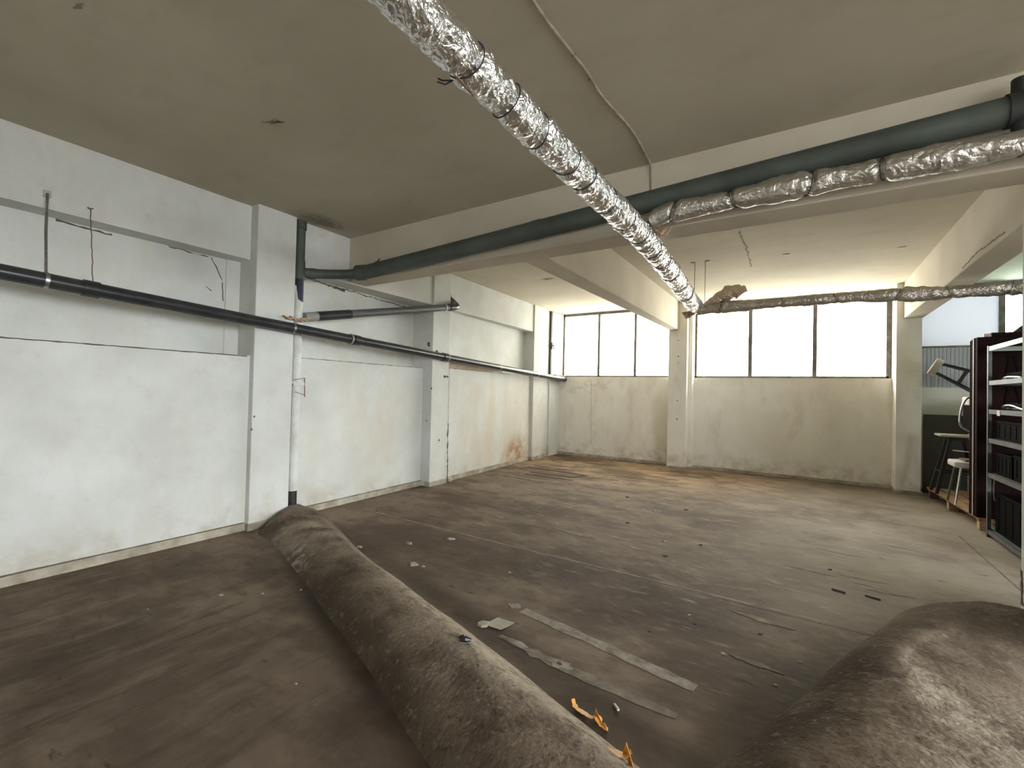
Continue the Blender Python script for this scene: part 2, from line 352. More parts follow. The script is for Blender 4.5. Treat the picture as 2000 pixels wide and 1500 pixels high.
tag(floor_mark('adhesive_strip', [(-1.45, 2.20), (-1.05, 2.14), (-0.75, 2.12), (-0.45, 2.10)], 0.055, STRIPD, 0.5), 'faint worn strip of old adhesive')
def floor_patch(x, y, rx, ry, material, label, rot=-.12, hole=False, z=0.003, seed=0):
    n = 22; P = []
    for k in range(n):
        a = 2*math.pi*k/n; w_ = .75+.5*abs(noise.noise(Vector((math.cos(a)*1.5+seed, math.sin(a)*1.5, seed))))*2
        u, v = rx*w_*math.cos(a), ry*w_*math.sin(a); P.append((x+u*math.cos(rot)-v*math.sin(rot), y+u*math.sin(rot)+v*math.cos(rot)))
    return tag(MB().prism(P, 0.0005, z).build('adhesive_patch', material, fl), label)
floor_patch(-1.575, 2.555, .050, .035, STRIP, 'round pale adhesive patch', seed=1)
floor_patch(-1.045, 2.15, .075, .032, STRIP, 'oval pale adhesive patch on the worn strip', z=.0042, seed=5)
floor_patch(-1.045, 2.15, .018, .010, DARKJ, 'dark core of the oval patch', z=.0052, seed=7)
floor_patch(-0.22, 2.75, .12, .022, STRIPD, 'small scraped patch', seed=3)
floor_patch(-1.33, 2.19, .10, .02, STRIP, 'scraped adhesive remains', z=.0042, seed=9)
floor_patch(-0.20, 3.3, .16, .03, STRIPD, 'faint scraped patch in the middle of the floor', seed=13)
floor_patch(-1.9, 4.2, .22, .04, STRIPD, 'faint pale patch in the middle of the floor', seed=15)
for k in range(26):
    random.seed(100+k); xx = random.uniform(-4.0, 0.9); yy = random.uniform(3.4, 8.4)
    floor_patch(xx, yy, random.uniform(.05, .16), random.uniform(.008, .02), STRIPD if k % 2 else STRIP, 'thin pale scrape on the floor', seed=20+k, z=.0015, rot=random.uniform(-.3, .1))

# ------------------------------------------------------------------ left wall
XO = -5.25
wl = MB()
def lw(y0, y1, x0, x1, z0, z1): wl.prism([(XO, y0), (x0, y0), (x1, y1), (XO, y1)], z0, z1)
lw(-3.1, 2.36, -4.545, -4.545, 0, 1.69); lw(-3.1, 2.36, -4.81, -4.81, 1.69, 2.66)       # bay 1
lw(2.76, 4.93, -4.62, -4.70, 0, 1.72);   lw(2.76, 4.93, -4.71, -4.92, 1.72, 2.64)       # bay 2
lw(5.28, 8.15, -4.58, -4.76, 0, 1.735);  lw(5.28, 8.15, -4.72, -4.93, 1.735, 2.67)      # bay 3
lw(8.62, 8.93, -4.76, -4.76, 0, 3.25)
lw(8.93, 9.47, -4.73, -4.73, 0, 1.79)
lw(8.93, 9.47, -4.80, -4.80, 1.79, 3.25)
wall_left = struct(wl, 'wall_left', WALL, 'whitewashed plaster wall of recessed panels between pilasters', 'wall')
# rear reveal by the narrow side window
ju = MB().prism([(-4.85, 2.22), (-4.795, 2.24), (-4.78, 2.36), (-4.85, 2.36)], 1.69, 2.64)
tag(ju.build('plaster_reveal', WALL, wall_left))
lb = MB()
lb.prism([(XO, -3.1), (-4.59, -3.1), (-4.60, 2.36), (XO, 2.36)], 2.635, 3.3)
lb.prism([(XO, 2.76), (-4.54, 2.76), (-4.545, 4.93), (XO, 4.93)], 2.63, 3.3)
lb.prism([(XO, 5.28), (-4.62, 5.28), (-4.715, 8.15), (XO, 8.15)], 2.65, 3.3)
struct(lb, 'wall_beam_left', WALL, 'shallow plastered beam along the top of the left wall', 'beam')
def pilaster(poly, label):
    return struct(MB().prism(poly, 0, 3.3), 'pilaster', WALL, label, 'pilaster', bevel=0.008)
pilaster([(XO, 2.36), (-4.475, 2.36), (-4.475, 2.76), (XO, 2.76)], 'wide white pilaster nearest the camera on the left wall, beside the white downpipe')
pilaster([(XO, 4.92), (-4.52, 4.92), (-4.52, 5.29), (XO, 5.29)], 'white pilaster behind the elbow end of the short black pipe')
pilaster([(XO, 8.14), (-4.685, 8.14), (-4.685, 8.62), (XO, 8.62)], 'white pilaster in the far left corner beside the windows')
# plinths
pl = MB()
for y0, y1, x0, x1 in ((-3.1, 2.36, -4.515, -4.515), (2.76, 4.92, -4.60, -4.675), (5.29, 8.14, -4.565, -4.74), (8.62, 9.40, -4.735, -4.735)):
    pl.prism([(x0-0.1, y0), (x0, y0), (x1, y1), (x1-0.1, y1)], 0, 0.075)
for y0, y1, x0 in ((2.35, 2.77, -4.462), (4.91, 5.30, -4.507), (8.13, 8.63, -4.672)):
    pl.prism([(x0-0.1, y0), (x0, y0), (x0, y1), (x0-0.1, y1)], 0, 0.07)
struct(pl, 'baseboard_left', PLINTH, 'low dirty cement plinth at the foot of the left wall', 'baseboard', bevel=0.006)
# cracks and chips
def wall_crack(pts, wd=0.006, nrm=(1, 0, 0), parent=wall_left, name='crack', jit=0.8, step=0.04, wob=0.006, m0=None):
    P = resample(pts, step); nr = Vector(nrm)
    Q = []
    for i, p in enumerate(P):
        d = Vector((random.uniform(-wob, wob), random.uniform(-wob, wob), random.uniform(-wob, wob)))
        Q.append(p+(d-nr*d.dot(nr)))
    return MB().ribbon(Q, wd, 0.003, nr, jit).build(name, m0 or (SCAR if name == 'ceiling_mark' or parent in (ce, cb) else CRACK), parent)
wall_crack([(-4.81, 2.10, 2.62), (-4.81, 2.17, 2.5), (-4.81, 2.21, 2.42)], 0.006)
wall_crack([(-4.808, 2.215, 2.40), (-4.808, 2.218, 2.22)], 0.006)
wall_crack([(-4.81, 1.02, 2.625), (-4.81, 1.36, 2.61)], 0.012, wob=0.006)
wall_crack([(-4.81, 1.75, 2.625), (-4.81, 2.08, 2.62)], 0.007)
wall_crack([(-4.81, 2.06, 2.33), (-4.81, 2.11, 2.30)], 0.007)
wall_crack([(-4.73, 3.0, 2.62), (-4.775, 3.5, 2.615), (-4.845, 4.2, 2.60), (-4.905, 4.85, 2.585)], 0.008, wob=0.010)
wall_crack([(-4.76, 3.35, 2.61), (-4.785, 3.6, 2.60)], 0.022, wob=0.012)
wall_crack([(-4.5, 5.297, 0.02), (-4.517, 5.297, 0.5), (-4.517, 5.297, 0.9)], 0.02, (1, 0.2, 0))
wall_crack([(-4.515, 5.292, 0.9), (-4.515, 5.292, 1.72)], 0.005, (1, 0.2, 0))
for y, x0, x1 in ((1.69, 0, 0),):
    wall_crack([(-4.545, -1.5, 1.683), (-4.545, 2.33, 1.683)], 0.009, wob=.0012, jit=.3)
wall_crack([(-4.513, -2.0, .079), (-4.513, 2.33, .079)], 0.006, wob=.001, jit=.5, step=.06)
wall_crack([(-4.598, 2.8, .079), (-4.673, 4.9, .079)], 0.006, wob=.001, jit=.5, step=.06)
wall_crack([(-4.62, 2.85, 1.713), (-4.70, 4.9, 1.713)], 0.006, wob=.0012, jit=.4)
wall_crack([(-4.585, 5.35, 1.735), (-4.70, 7.3, 1.735)], 0.006, wob=.002, jit=.5)
for p, r_ in (((-4.52, 4.917, 1.42), .012), ((-4.6, 4.917, .95), .010), ((-4.60, 4.917, 2.06), .03), ((-4.517, 5.1, .66), .012), ((-4.473, 2.36, .98), .012), ((-4.473, 2.38, 1.1), .012)):
    n0 = (0, -1, 0) if p[1] == 4.917 else (1, 0, 0)
    wall_crack([(p[0], p[1], p[2]-r_), (p[0], p[1], p[2]+r_)], r_*1.4, n0, name='plaster_chip_mark', step=0.01, wob=0.004)
wall_crack([(-4.517, 5.17, 1.60), (-4.517, 5.28, 1.595)], 0.02, name='scribble_mark', jit=0.9, step=0.01)
RAW = mat('bare_brown_plaster', (0.50, 0.38, 0.28), 0.95, col2=(0.36, 0.27, 0.2), scale=10)
MB().ribbon([(-4.60, 5.35, 1.79), (-4.66, 6.1, 1.78), (-4.70, 7.0, 1.765)], [0.10, 0.085, 0.02], 0.006, (1, 0, 0)).build('bare_plaster_strip', RAW, wall_left)

# ------------------------------------------------------------------ back wall with its windows
YB, YO = 9.42, 9.95
ZS = 1.765
bw = MB()
bw.box((-5.25, YB, 0), (-2.2, YO, ZS)); bw.box((-2.2, YB, 0), (-1.8, YO, 3.3)); bw.box((-1.8, 9.38, 0), (1.25, YO, ZS-0.015))
bw.box((1.2, YB, 0), (1.5, YO, 3.3)); bw.box((1.5, YB, 0), (6.4, YO, 2.22))
bw.box((-5.25, YB, 3.195), (6.4, YO, 3.4)); bw.box((-5.25, YB+.1, ZS), (-4.72, YO, 3.4))
wall_back = struct(bw, 'wall_back', BACKW, 'stained grey-white back wall below the windows', 'wall')
wall_crack([(-3.95, YB-.001, 1.72), (-3.93, YB-.001, 0.3)], 0.003, (0, -1, 0), wall_back, step=0.2)
RIB = mat('bluish_fluted_panel', (0.40, 0.43, 0.50), 0.6, col2=(0.34, 0.35, 0.38), scale=2)
m_ = MB()
x = 1.52
while x < 3.2: m_.box((x, YB-.012, 1.62), (x+.034, YB-.001, 2.215)); x += 0.045
tag(m_.build('fluted_panel', RIB, wall_back), 'bluish fluted strip in the right alcove')
def pillar(poly, z1, label, m0=BACKW, name='pillar'):
    return struct(MB().prism(poly, 0, z1), name, m0, label, 'pillar', bevel=0.008)
p1 = pillar([(-2.21, 9.05), (-1.87, 9.05), (-1.87, 9.2), (-1.80, 9.2), (-1.80, 9.45), (-2.21, 9.45)], 3.25, 'white pillar between the two windows on the back wall')
for z in (2.45, 2.15, 1.3, 0.95, 2.02): wall_crack([(-2.03, 9.049, z-.012), (-2.03, 9.049, z+.012)], 0.02, (0, -1, 0), p1, 'screw_hole', step=0.01, wob=.003)
p2 = pillar([(1.19, 9.05), (1.49, 9.05), (1.49, 9.45), (1.19, 9.45)], 3.25, 'white pillar right of the big window, in front of the alcove')
pb = MB()
pb.box((-4.73, YB-.03, 0), (-2.21, YB+.02, .06)); pb.box((-1.8, 9.35, 0), (1.19, 9.40, .06)); pb.box((-2.225, 9.035, 0), (-1.79, 9.3, .05)); pb.box((1.175, 9.035, 0), (1.505, 9.3, .05))
pb.box((1.5, YB-.03, 0), (6.1, YB+.02, .06))
struct(pb, 'baseboard_back', PLINTH, 'low cement plinth at the foot of the back wall', 'baseboard', bevel=0.006)

def window(name, xs, z0, z1, y, label, fr=0.035, glass=GLASS, glasses=None, top=0.05, jit=0.0):
    w_ = empty(name, ((xs[0]+xs[-1])/2, y, z0), label, 'window', kind='structure')
    m = MB()
    m.box((xs[0], y, z0), (xs[-1], y+.05, z0+fr*.8)); m.box((xs[0], y, z1-top), (xs[-1], y+.05, z1))
    for e in (xs[0], xs[-1]): m.box((e-fr*.7, y, z0), (e+fr*.7, y+.05, z1))
    f = m.build('window_frame', FRAME, w_)
    for e in xs[1:-1]: MB().box((e-fr*.62, y-.01, z0), (e+fr*.62, y+.05, z1-.01)).build('mullion', FRAME, w_)
    for i, (a, b) in enumerate(zip(xs, xs[1:])):
        g = (glasses[i] if glasses else glass)
        MB().box((a+.005, y+.022, z0+.01), (b-.005, y+.028, z1-.01)).build('pane', g, w_)
    return w_
window('window_1', [-4.66, -3.80, -2.99, -2.18], ZS, 3.19, 9.45, 'three-pane window left of the middle pillar, glaring white daylight', 0.038)
window('window_2', [-1.80, -0.84, 0.155, 1.155], ZS-.015, 3.19, 9.45, 'wide three-pane window right of the middle pillar, glaring white daylight', 0.05, top=0.07)
window('window_3', [1.50, 2.44, 3.4, 4.4, 5.4, 6.2], 2.22, 3.19, 9.47, 'high window above the alcove, left pane standing in for a lit white wall', 0.05, glasses=[LITWALL, GREENGLASS, GREENGLASS, GREENGLASS, GREENGLASS])
# narrow side window with painted pane at the far end of the left wall
w4 = empty('window_4', (-4.74, 9.2, 1.79), 'narrow side window in the far left corner with a white painted pane and dark frame', 'window', kind='structure')
MB().prism([(-4.785, 8.985), (-4.72, 8.985), (-4.668, 9.45), (-4.785, 9.45)], 1.80, 3.19).build('painted_pane', WHITEPNL, w4)
MB().prism([(-4.79, 8.93), (-4.712, 8.93), (-4.712, 8.99), (-4.79, 8.99)], 1.78, 3.19).build('window_frame', DARKF, w4)
hd = MB(); hd.tube(smoothpath([(-4.71, 8.96, 2.42), (-4.66, 8.955, 2.45), (-4.62, 8.90, 2.38), (-4.60, 8.84, 2.35)]), 0.011, 8)
hd.box((-4.715, 8.94, 2.36), (-4.69, 8.98, 2.50)); hd.build('window_handle', DARKF, w4)
MB().prism([(-4.72, 9.0), (-4.60, 9.0), (-4.58, 9.42), (-4.72, 9.42)], 1.765, 1.79).build('window_sill', FRAME, w4)

# ------------------------------------------------------------------ remaining shell
wr = MB()                                                             # right wall with a wide opening
wr.box((6.1, -3.3, 0), (6.4, -2.8, 3.3)); wr.box((6.1, 3.4, 0), (6.4, 9.9, 3.3)); wr.box((6.1, -2.8, 0), (6.4, 3.4, 0.5)); wr.box((6.1, -2.8, 3.0), (6.4, 3.4, 3.3))
struct(wr, 'wall_right', WALL, 'plaster wall on the right side with a wide window opening', 'wall')
wf = MB().box((-5.25, -3.3, 0), (6.1, -3.0, 3.3))
struct(wf, 'wall_front', BACKW, 'plaster wall behind the camera', 'wall')
pn = pillar([(1.227, 3.47), (1.75, 3.47), (1.75, 4.4), (1.227, 4.4)], 2.7, 'white pillar at the right edge beside the rough cement mound', WALL)
wall_crack([(1.226, 4.37, 0.08), (1.226, 4.385, 0.30)], 0.022, (-1, 0, 0), pn, 'chipped_corner', step=0.03)
GROUND = mat('outside_paving', (0.20, 0.19, 0.17), 0.9, col2=(0.15, 0.14, 0.13), scale=2)  # unseen paving, added to cut the light reaching the ceiling
gr = MB().box((6.4, -25, -0.3), (32, 9.9, -0.2)); gr.box((-12, -28, -0.3), (6.4, -3.3, -0.2))
struct(gr, 'ground', GROUND, 'unseen plain grey paving added outside to dim the light on the ceiling', 'ground')
# beams
cb = struct(MB().prism([(-4.60, 3.47), (6.1, 3.45), (6.1, 3.735), (-4.60, 3.735)], BB, 3.3), 'ceiling_beam', BEAM, 'long ceiling beam crossing the room under the foil wrapped pipe', 'beam', bevel=0.01)
struct(MB().prism([(-2.29, 3.735), (-2.03, 3.735), (-2.03, 9.1), (-2.185, 9.1)], BB+.005, 3.3), 'ceiling_beam', BEAM, 'ceiling beam running to the pillar between the two windows', 'beam', bevel=0.01)
struct(MB().prism([(1.275, 3.735), (1.53, 3.735), (1.505, 9.1), (1.275, 9.1)], BB+.005, 3.3), 'ceiling_beam', BEAM, 'ceiling beam running to the pillar right of the big window', 'beam', bevel=0.01)
wall_crack([(1.274, 4.9, 2.70), (1.274, 5.6, 2.72), (1.274, 6.0, 2.69)], 0.01, (-1, 0, 0), cb)
wall_crack([(-0.61, 5.45, ZB-.001), (-0.60, 6.1, ZB-.001), (-0.61, 6.5, ZB-.001), (-0.63, 7.05, ZB-.001)], 0.012, (0, 0, -1), ce, step=0.06, wob=0.012)
for a in ((-0.2, 6.6), (0.95, 6.9), (-3.0, 1.665), (-2.89, 0.656), (-0.55, 1.75)):
    wall_crack([(a[0]-.04, a[1], (ZC if a[1] < 3.5 else ZB)-.001), (a[0]+.04, a[1]+.01, (ZC if a[1] < 3.5 else ZB)-.001)], 0.014, (0, 0, -1), ce, 'ceiling_mark', step=0.02)
wall_crack([(-3.07, 1.62, ZC-.001), (-2.94, 1.70, ZC-.001)], 0.02, (0, 0, -1), ce, 'ceiling_mark', step=0.02)

# ------------------------------------------------------------------ cement mounds covering the pipes
def loft(name, L, Cc, R, label, NU=90, NV=30, p=2.4, amp=0.012, pr_=None):
    """L, R: (x,y) edges; Cc: (x,y,h) crest; all the same number of stations"""
    pr_ = pr_ or p
    L_ = smoothpath([(a, b, 0) for a, b in L], 3); R_ = smoothpath([(a, b, 0) for a, b in R], 3); C_ = smoothpath(Cc, 3)
    def at(P, t):
        k = t*(len(P)-1); i = min(int(k), len(P)-2); return P[i].lerp(P[i+1], k-i)
    vs = []; fs = []
    for i in range(NU+1):
        t = i/NU; l, c_, r_ = at(L_, t), at(C_, t), at(R_, t)
        for j in range(NV+1):
            u = j/NV*2-1
            if u < 0: q = l.lerp(Vector((c_.x, c_.y, 0)), 1+u)
            else: q = Vector((c_.x, c_.y, 0)).lerp(r_, u)
            h = c_.z*(1-abs(u)**(p if u < 0 else pr_))*(1 if pr_ == p else 1-.08*math.exp(-(u/.15)**2))
            q = q.copy()
            nz = noise.noise(Vector((q.x*2, q.y*2, 1)))*amp*1.1+noise.noise(Vector((q.x*11, q.y*11, 5)))*amp*0.25+noise.noise(Vector((q.x*28, q.y*28, 7)))*amp*0.22+noise.noise(Vector((q.x*60, q.y*60, 9)))*amp*0.16
            edge = min(1, (1-abs(u))*6)
            side = (r_-l).normalized()
            q += side*noise.noise(Vector((t*9, u*2, 3)))*0.015*(1 if 0 < t < 1 else 0)
            q.z = h+nz*edge if abs(u) < 1 else -0.004
            vs.append(q)
    for i in range(NU):
        for j in range(NV):
            a = i*(NV+1)+j; fs.append((a, a+1, a+NV+2, a+NV+1))
    o = MB().add(vs, fs).build(name, MOUND, smooth=True)
    o.data.polygons.foreach_set('use_smooth', [True]*len(o.data.polygons))
    # make the normals face up
    if sum(pg.normal.z for pg in o.data.polygons) < 0: o.data.flip_normals()
    return tag(o, label, 'cement mound')
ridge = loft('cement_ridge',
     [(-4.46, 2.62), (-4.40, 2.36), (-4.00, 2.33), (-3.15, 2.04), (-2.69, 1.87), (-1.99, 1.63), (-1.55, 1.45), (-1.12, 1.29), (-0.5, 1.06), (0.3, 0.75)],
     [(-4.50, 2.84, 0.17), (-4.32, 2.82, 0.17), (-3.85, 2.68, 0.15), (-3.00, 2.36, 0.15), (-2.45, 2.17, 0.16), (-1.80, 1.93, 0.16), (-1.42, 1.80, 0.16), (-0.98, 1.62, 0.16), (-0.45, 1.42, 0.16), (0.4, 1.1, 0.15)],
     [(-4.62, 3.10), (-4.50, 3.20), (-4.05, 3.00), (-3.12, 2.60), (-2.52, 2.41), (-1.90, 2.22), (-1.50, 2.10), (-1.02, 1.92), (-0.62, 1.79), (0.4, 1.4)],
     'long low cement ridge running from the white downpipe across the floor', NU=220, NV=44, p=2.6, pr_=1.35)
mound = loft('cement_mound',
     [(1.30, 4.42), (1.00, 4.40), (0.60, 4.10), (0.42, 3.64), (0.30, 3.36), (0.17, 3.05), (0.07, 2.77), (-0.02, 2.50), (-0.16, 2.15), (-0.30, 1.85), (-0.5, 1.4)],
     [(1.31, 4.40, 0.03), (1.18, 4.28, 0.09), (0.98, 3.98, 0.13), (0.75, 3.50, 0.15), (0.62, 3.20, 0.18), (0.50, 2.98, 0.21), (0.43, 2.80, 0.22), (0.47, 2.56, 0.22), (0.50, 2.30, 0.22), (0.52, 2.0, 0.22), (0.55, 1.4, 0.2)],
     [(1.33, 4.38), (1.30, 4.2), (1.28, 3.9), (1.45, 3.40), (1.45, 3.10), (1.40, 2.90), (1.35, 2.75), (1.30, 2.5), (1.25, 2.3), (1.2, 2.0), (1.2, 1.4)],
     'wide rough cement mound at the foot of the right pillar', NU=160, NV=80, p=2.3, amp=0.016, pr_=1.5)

# ------------------------------------------------------------------ pipes
def ring(c, ax, r, wd, seg=20):
    c = Vector(c); ax = Vector(ax).normalized(); return MB().tube([c-ax*wd/2, c+ax*wd/2], r, seg)
# long black pipe
P0, P1 = Vector((-4.245, -2.6, 2.25)), Vector((-4.593, 9.40, 1.70))
def bpp(y):
    t = (y-P0.y)/(P1.y-P0.y); return Vector((-4.32-0.029*y, y, 2.123-0.0487*y+0.0004*y*y))
bp = empty('drain_pipe', bpp(0.5), 'long glossy black drain pipe sloping along the whole left wall', 'pipe')
MB().tube([bpp(y) for y in (-2.9, 0.0, 2.0, 3.5, 5.0, 6.6, 8.0, 9.41)], 0.052, 24, caps=True).build('pipe_body', BLACKP, bp, smooth=True)
AX = (P1-P0).normalized()
for y in (1.12, 3.5, 5.12): ring(bpp(y), AX, 0.061, 0.09).build('pipe_coupling', BLACKP, bp, smooth=True)
for y in (0.885, 2.70, 6.62, 8.05):
    k = ring(bpp(y), AX, 0.0555, 0.022).build('pipe_clamp', STEEL, bp, smooth=True); tag(k, 'bright steel clamp band')
for y, m0 in ((3.42, GREYP), (5.18, GREYP)): ring(bpp(y), AX, 0.0625, 0.02).build('pipe_clamp', m0, bp, smooth=True)
# its hangers
h = empty('pipe_hanger', bpp(0.885)+Vector((0, 0, 0.055)), 'straight steel hanger rod holding the black pipe at the left edge', 'hanger')
MB().tube([bpp(0.885)+Vector((0, 0, .055)), (-4.46, 0.90, 2.45), (-4.585, 0.925, 2.74)], 0.009, 8).build('hanger_rod', STEEL, h, smooth=True)
MB().box((-4.60, 0.905, 2.715), (-4.582, 0.945, 2.765)).build('anchor_plate', PLINTH, h)
h = empty('pipe_hanger', bpp(1.13)+Vector((0, 0, 0.055)), 'thin twisted wire hanger holding the black pipe before the first pilaster', 'hanger')
pp = resample([bpp(1.13)+Vector((0, 0, .055)), (-4.46, 1.145, 2.4), (-4.587, 1.16, 2.71)], 0.03)
MB().tube([p+Vector((0, random.uniform(-.003, .003), 0)) for p in pp], 0.0032, 6).build('hanger_wire', RUSTY, h)
MB().tube([(-4.589, 1.145, 2.72), (-4.58, 1.16, 2.71), (-4.589, 1.175, 2.722)], 0.005, 6).build('wire_knot', RUSTY, h)
tag(MB().tube([(-4.52, 5.0, 1.97), (-4.50, 5.0, 1.94), (-4.49, 5.02, 1.93)], 0.014, 8).build('pipe_bolt', RUSTY, bp))
# downpipe beside the first pilaster
vx, vy = -4.545, 2.845
dp = empty('downpipe', (vx, vy, 0.16), 'vertical downpipe in the corner of the first pilaster, white with a green top', 'pipe')
MB().tube([(vx, vy, 0.30), (vx, vy, 2.30)], 0.047, 20).build('pipe_body', WHITEP, dp, smooth=True)
tag(MB().tube([(vx, vy, 0.10), (vx, vy, 0.30)], 0.044, 20).build('pipe_foot', BLACKP, dp, smooth=True), 'bare black foot of the pipe')
t_ = MB(); t_.tube([(vx, vy, 2.30), (vx, vy, 2.56)], 0.0465, 20); tag(t_.build('pipe_section', BLUEP, dp, smooth=True), 'dark blue unpainted section')
t_ = MB().tube([(vx, vy, 2.28), (vx-.002, vy-.004, 2.34), (vx-.006, vy-.012, 2.40), (vx-.012, vy-.02, 2.47)], lambda s_: 0.0485-0.05*s_, 20); t_.build('paint_patch', WHITEP, dp, smooth=True)
MB().tube([(vx, vy, 2.56), (vx, vy, 3.16)], 0.05, 20).build('upper_pipe', GREENP, dp, smooth=True)
MB().tube([(vx, vy, 2.54), (vx, vy, 2.74)], 0.057, 20).build('pipe_coupling', GREENP, dp, smooth=True)
MB().tube([(vx, vy, 3.08), (vx, vy, 3.16)], 0.06, 20).build('pipe_collar', GREENP, dp, smooth=True)
cl = MB(); cl.box((vx-.02, vy-.06, 1.405), (vx+.055, vy+.07, 1.445)); cl.box((vx+.04, vy-.13, 1.43), (vx+.05, vy-.02, 1.45))
cl.build('pipe_clamp', WHITEP, dp, bevel=0.004)
cl = MB(); cl.tube([(vx+.05, vy+.065, 1.49), (vx+.055, vy+.07, 1.29)], 0.005, 6); cl.tube([(vx+.05, vy-.04, 1.345), (vx+.055, vy+.07, 1.31)], 0.003, 6)
cl.tube([(vx+.05, vy-.06, 1.47), (vx+.055, vy+.07, 1.49)], 0.003, 6); cl.build('clamp_bolt', RUSTY, dp)
MB().tube([(vx, vy, 1.80), (vx, vy, 1.88)], 0.051, 20).build('pipe_joint', WHITEP, dp, smooth=True)
# debris pinned above the black pipe at the pilaster
bd = MB(); random.seed(12)
for i in range(7):
    a = Vector((-4.44+random.uniform(-.03, .03), 2.62+i*.035, 2.10+random.uniform(-.02, .03))); b = a+Vector((random.uniform(-.03, .03), random.uniform(.06, .14), random.uniform(-.03, .03)))
    bd.bar(a, b, 0.03, 0.014)
tag(bd.build('wood_wedge', GLUE), 'splintered brown wedge jammed on the black pipe at the first pilaster', 'wedge')
# short black pipe
sp = empty('branch_pipe', (-4.5, 2.93, 2.13), 'short black branch pipe rising from the downpipe to an elbow in the beam', 'pipe')
A, B = Vector((-4.515, 2.93, 2.150)), Vector((-4.445, 5.25, 2.645)); AXS = (B-A).normalized()
tag(MB().tube([A-AXS*.03, A+AXS*.13], 0.050, 20).build('pipe_socket', GREYP, sp, smooth=True), 'grey plastic socket')
MB().tube([A+AXS*.12, A+AXS*.55], 0.053, 20).build('pipe_coupling', BLACKP, sp, smooth=True)
DKP = mat('dusty_black_pipe', (0.055, 0.055, 0.055), 0.45, col2=(0.11, 0.11, 0.105), scale=3, stretch=(1, .3, 6))
MB().tube([A+AXS*.5, B], 0.047, 20).build('pipe_body', DKP, sp, smooth=True)
ring(B-AXS*.17, AXS, 0.0515, 0.02).build('pipe_clamp', WHITEP, sp, smooth=True)
el = smoothpath([B-AXS*.08, B+AXS*.05, B+AXS*.11+Vector((-.02, 0, .02)), B+AXS*.10+Vector((-.16, 0, .05))], 2)
MB().tube(el, 0.056, 20).build('pipe_elbow', BLACKP, sp, smooth=True)
br = MB().prism([(0, 0), (1, 0), (1, 1), (0, 1)], 0, 1); br.v = []; br.f = []
HP = [(5.395, 2.93), (5.41, 2.85), (5.60, 2.775), (5.60, 2.68), (5.395, 2.68)]
br.add([(-4.66, y, z) for y, z in HP]+[(-4.612-.03*(y-5.28), y, z) for y, z in HP], [(4, 3, 2, 1, 0), (5, 6, 7, 8, 9)]+[(k, (k+1) % 5, 5+(k+1) % 5, 5+k) for k in range(5)])
br.build('broken_hole_edge', mat('dark_hole', (0.03, 0.025, 0.02), 1.0), sp)
# grey green pipe on the cross beam
gp = empty('beam_pipe', (-4.3, 3.3, 2.65), 'thick grey-green pipe running along the face of the cross beam', 'pipe')
G = [(-4.23, 3.335, 2.685), (-4.12, 3.375, 2.70), (-2.2, 3.375, 2.735), (-0.87, 3.375, 2.83), (0.32, 3.37, 2.885), (0.95, 3.37, 2.93)]
G = [(-4.23, 3.33, 2.675), (-4.08, 3.385, 2.695), (0.95, 3.385, 2.935)]
MB().tube(resample(smoothpath(G, 3), .1), 0.077, 28).build('pipe_body', GREENP, gp, smooth=True)
MB().tube([(vx+.02, vy+.03, 2.62), (-4.50, 2.96, 2.625), (-4.42, 3.10, 2.64), (-4.30, 3.25, 2.66), (-4.19, 3.345, 2.68)], 0.052, 20).build('branch_tube', GREENP, gp, smooth=True)
ring((-4.50, 2.97, 2.625), (0.5, 1, 0.05), 0.06, 0.06).build('pipe_collar', GREENP, gp, smooth=True)
ring((-4.16, 3.35, 2.685), (1, .45, 0.05), 0.085, 0.12).build('pipe_collar', GREENP, gp, smooth=True)
DKG = mat('dark_green_iron', (0.025, 0.028, 0.026), 0.6)
for xx in (-4.02, -1.35, ): MB().tube([(xx, 3.38, 2.77), (xx, 3.45, 2.82), (xx, 3.465, 2.85)], 0.008, 6).build('hanger_hook', WIRE, gp)
MB().tube([(-1.98, 3.385, 2.795), (-1.90, 3.385, 2.80)], 0.081, 28).build('pipe_coupling', GREENP, gp, smooth=True)
MB().tube([(0.88, 3.385, 2.931), (0.99, 3.385, 2.937)], 0.086, 28).build('end_fitting', DKG, gp, smooth=True)
MB().tube([(0.935, 3.385, 2.80), (0.935, 3.385, 3.09)], 0.036, 20).build('riser_stub', DKG, gp, smooth=True)

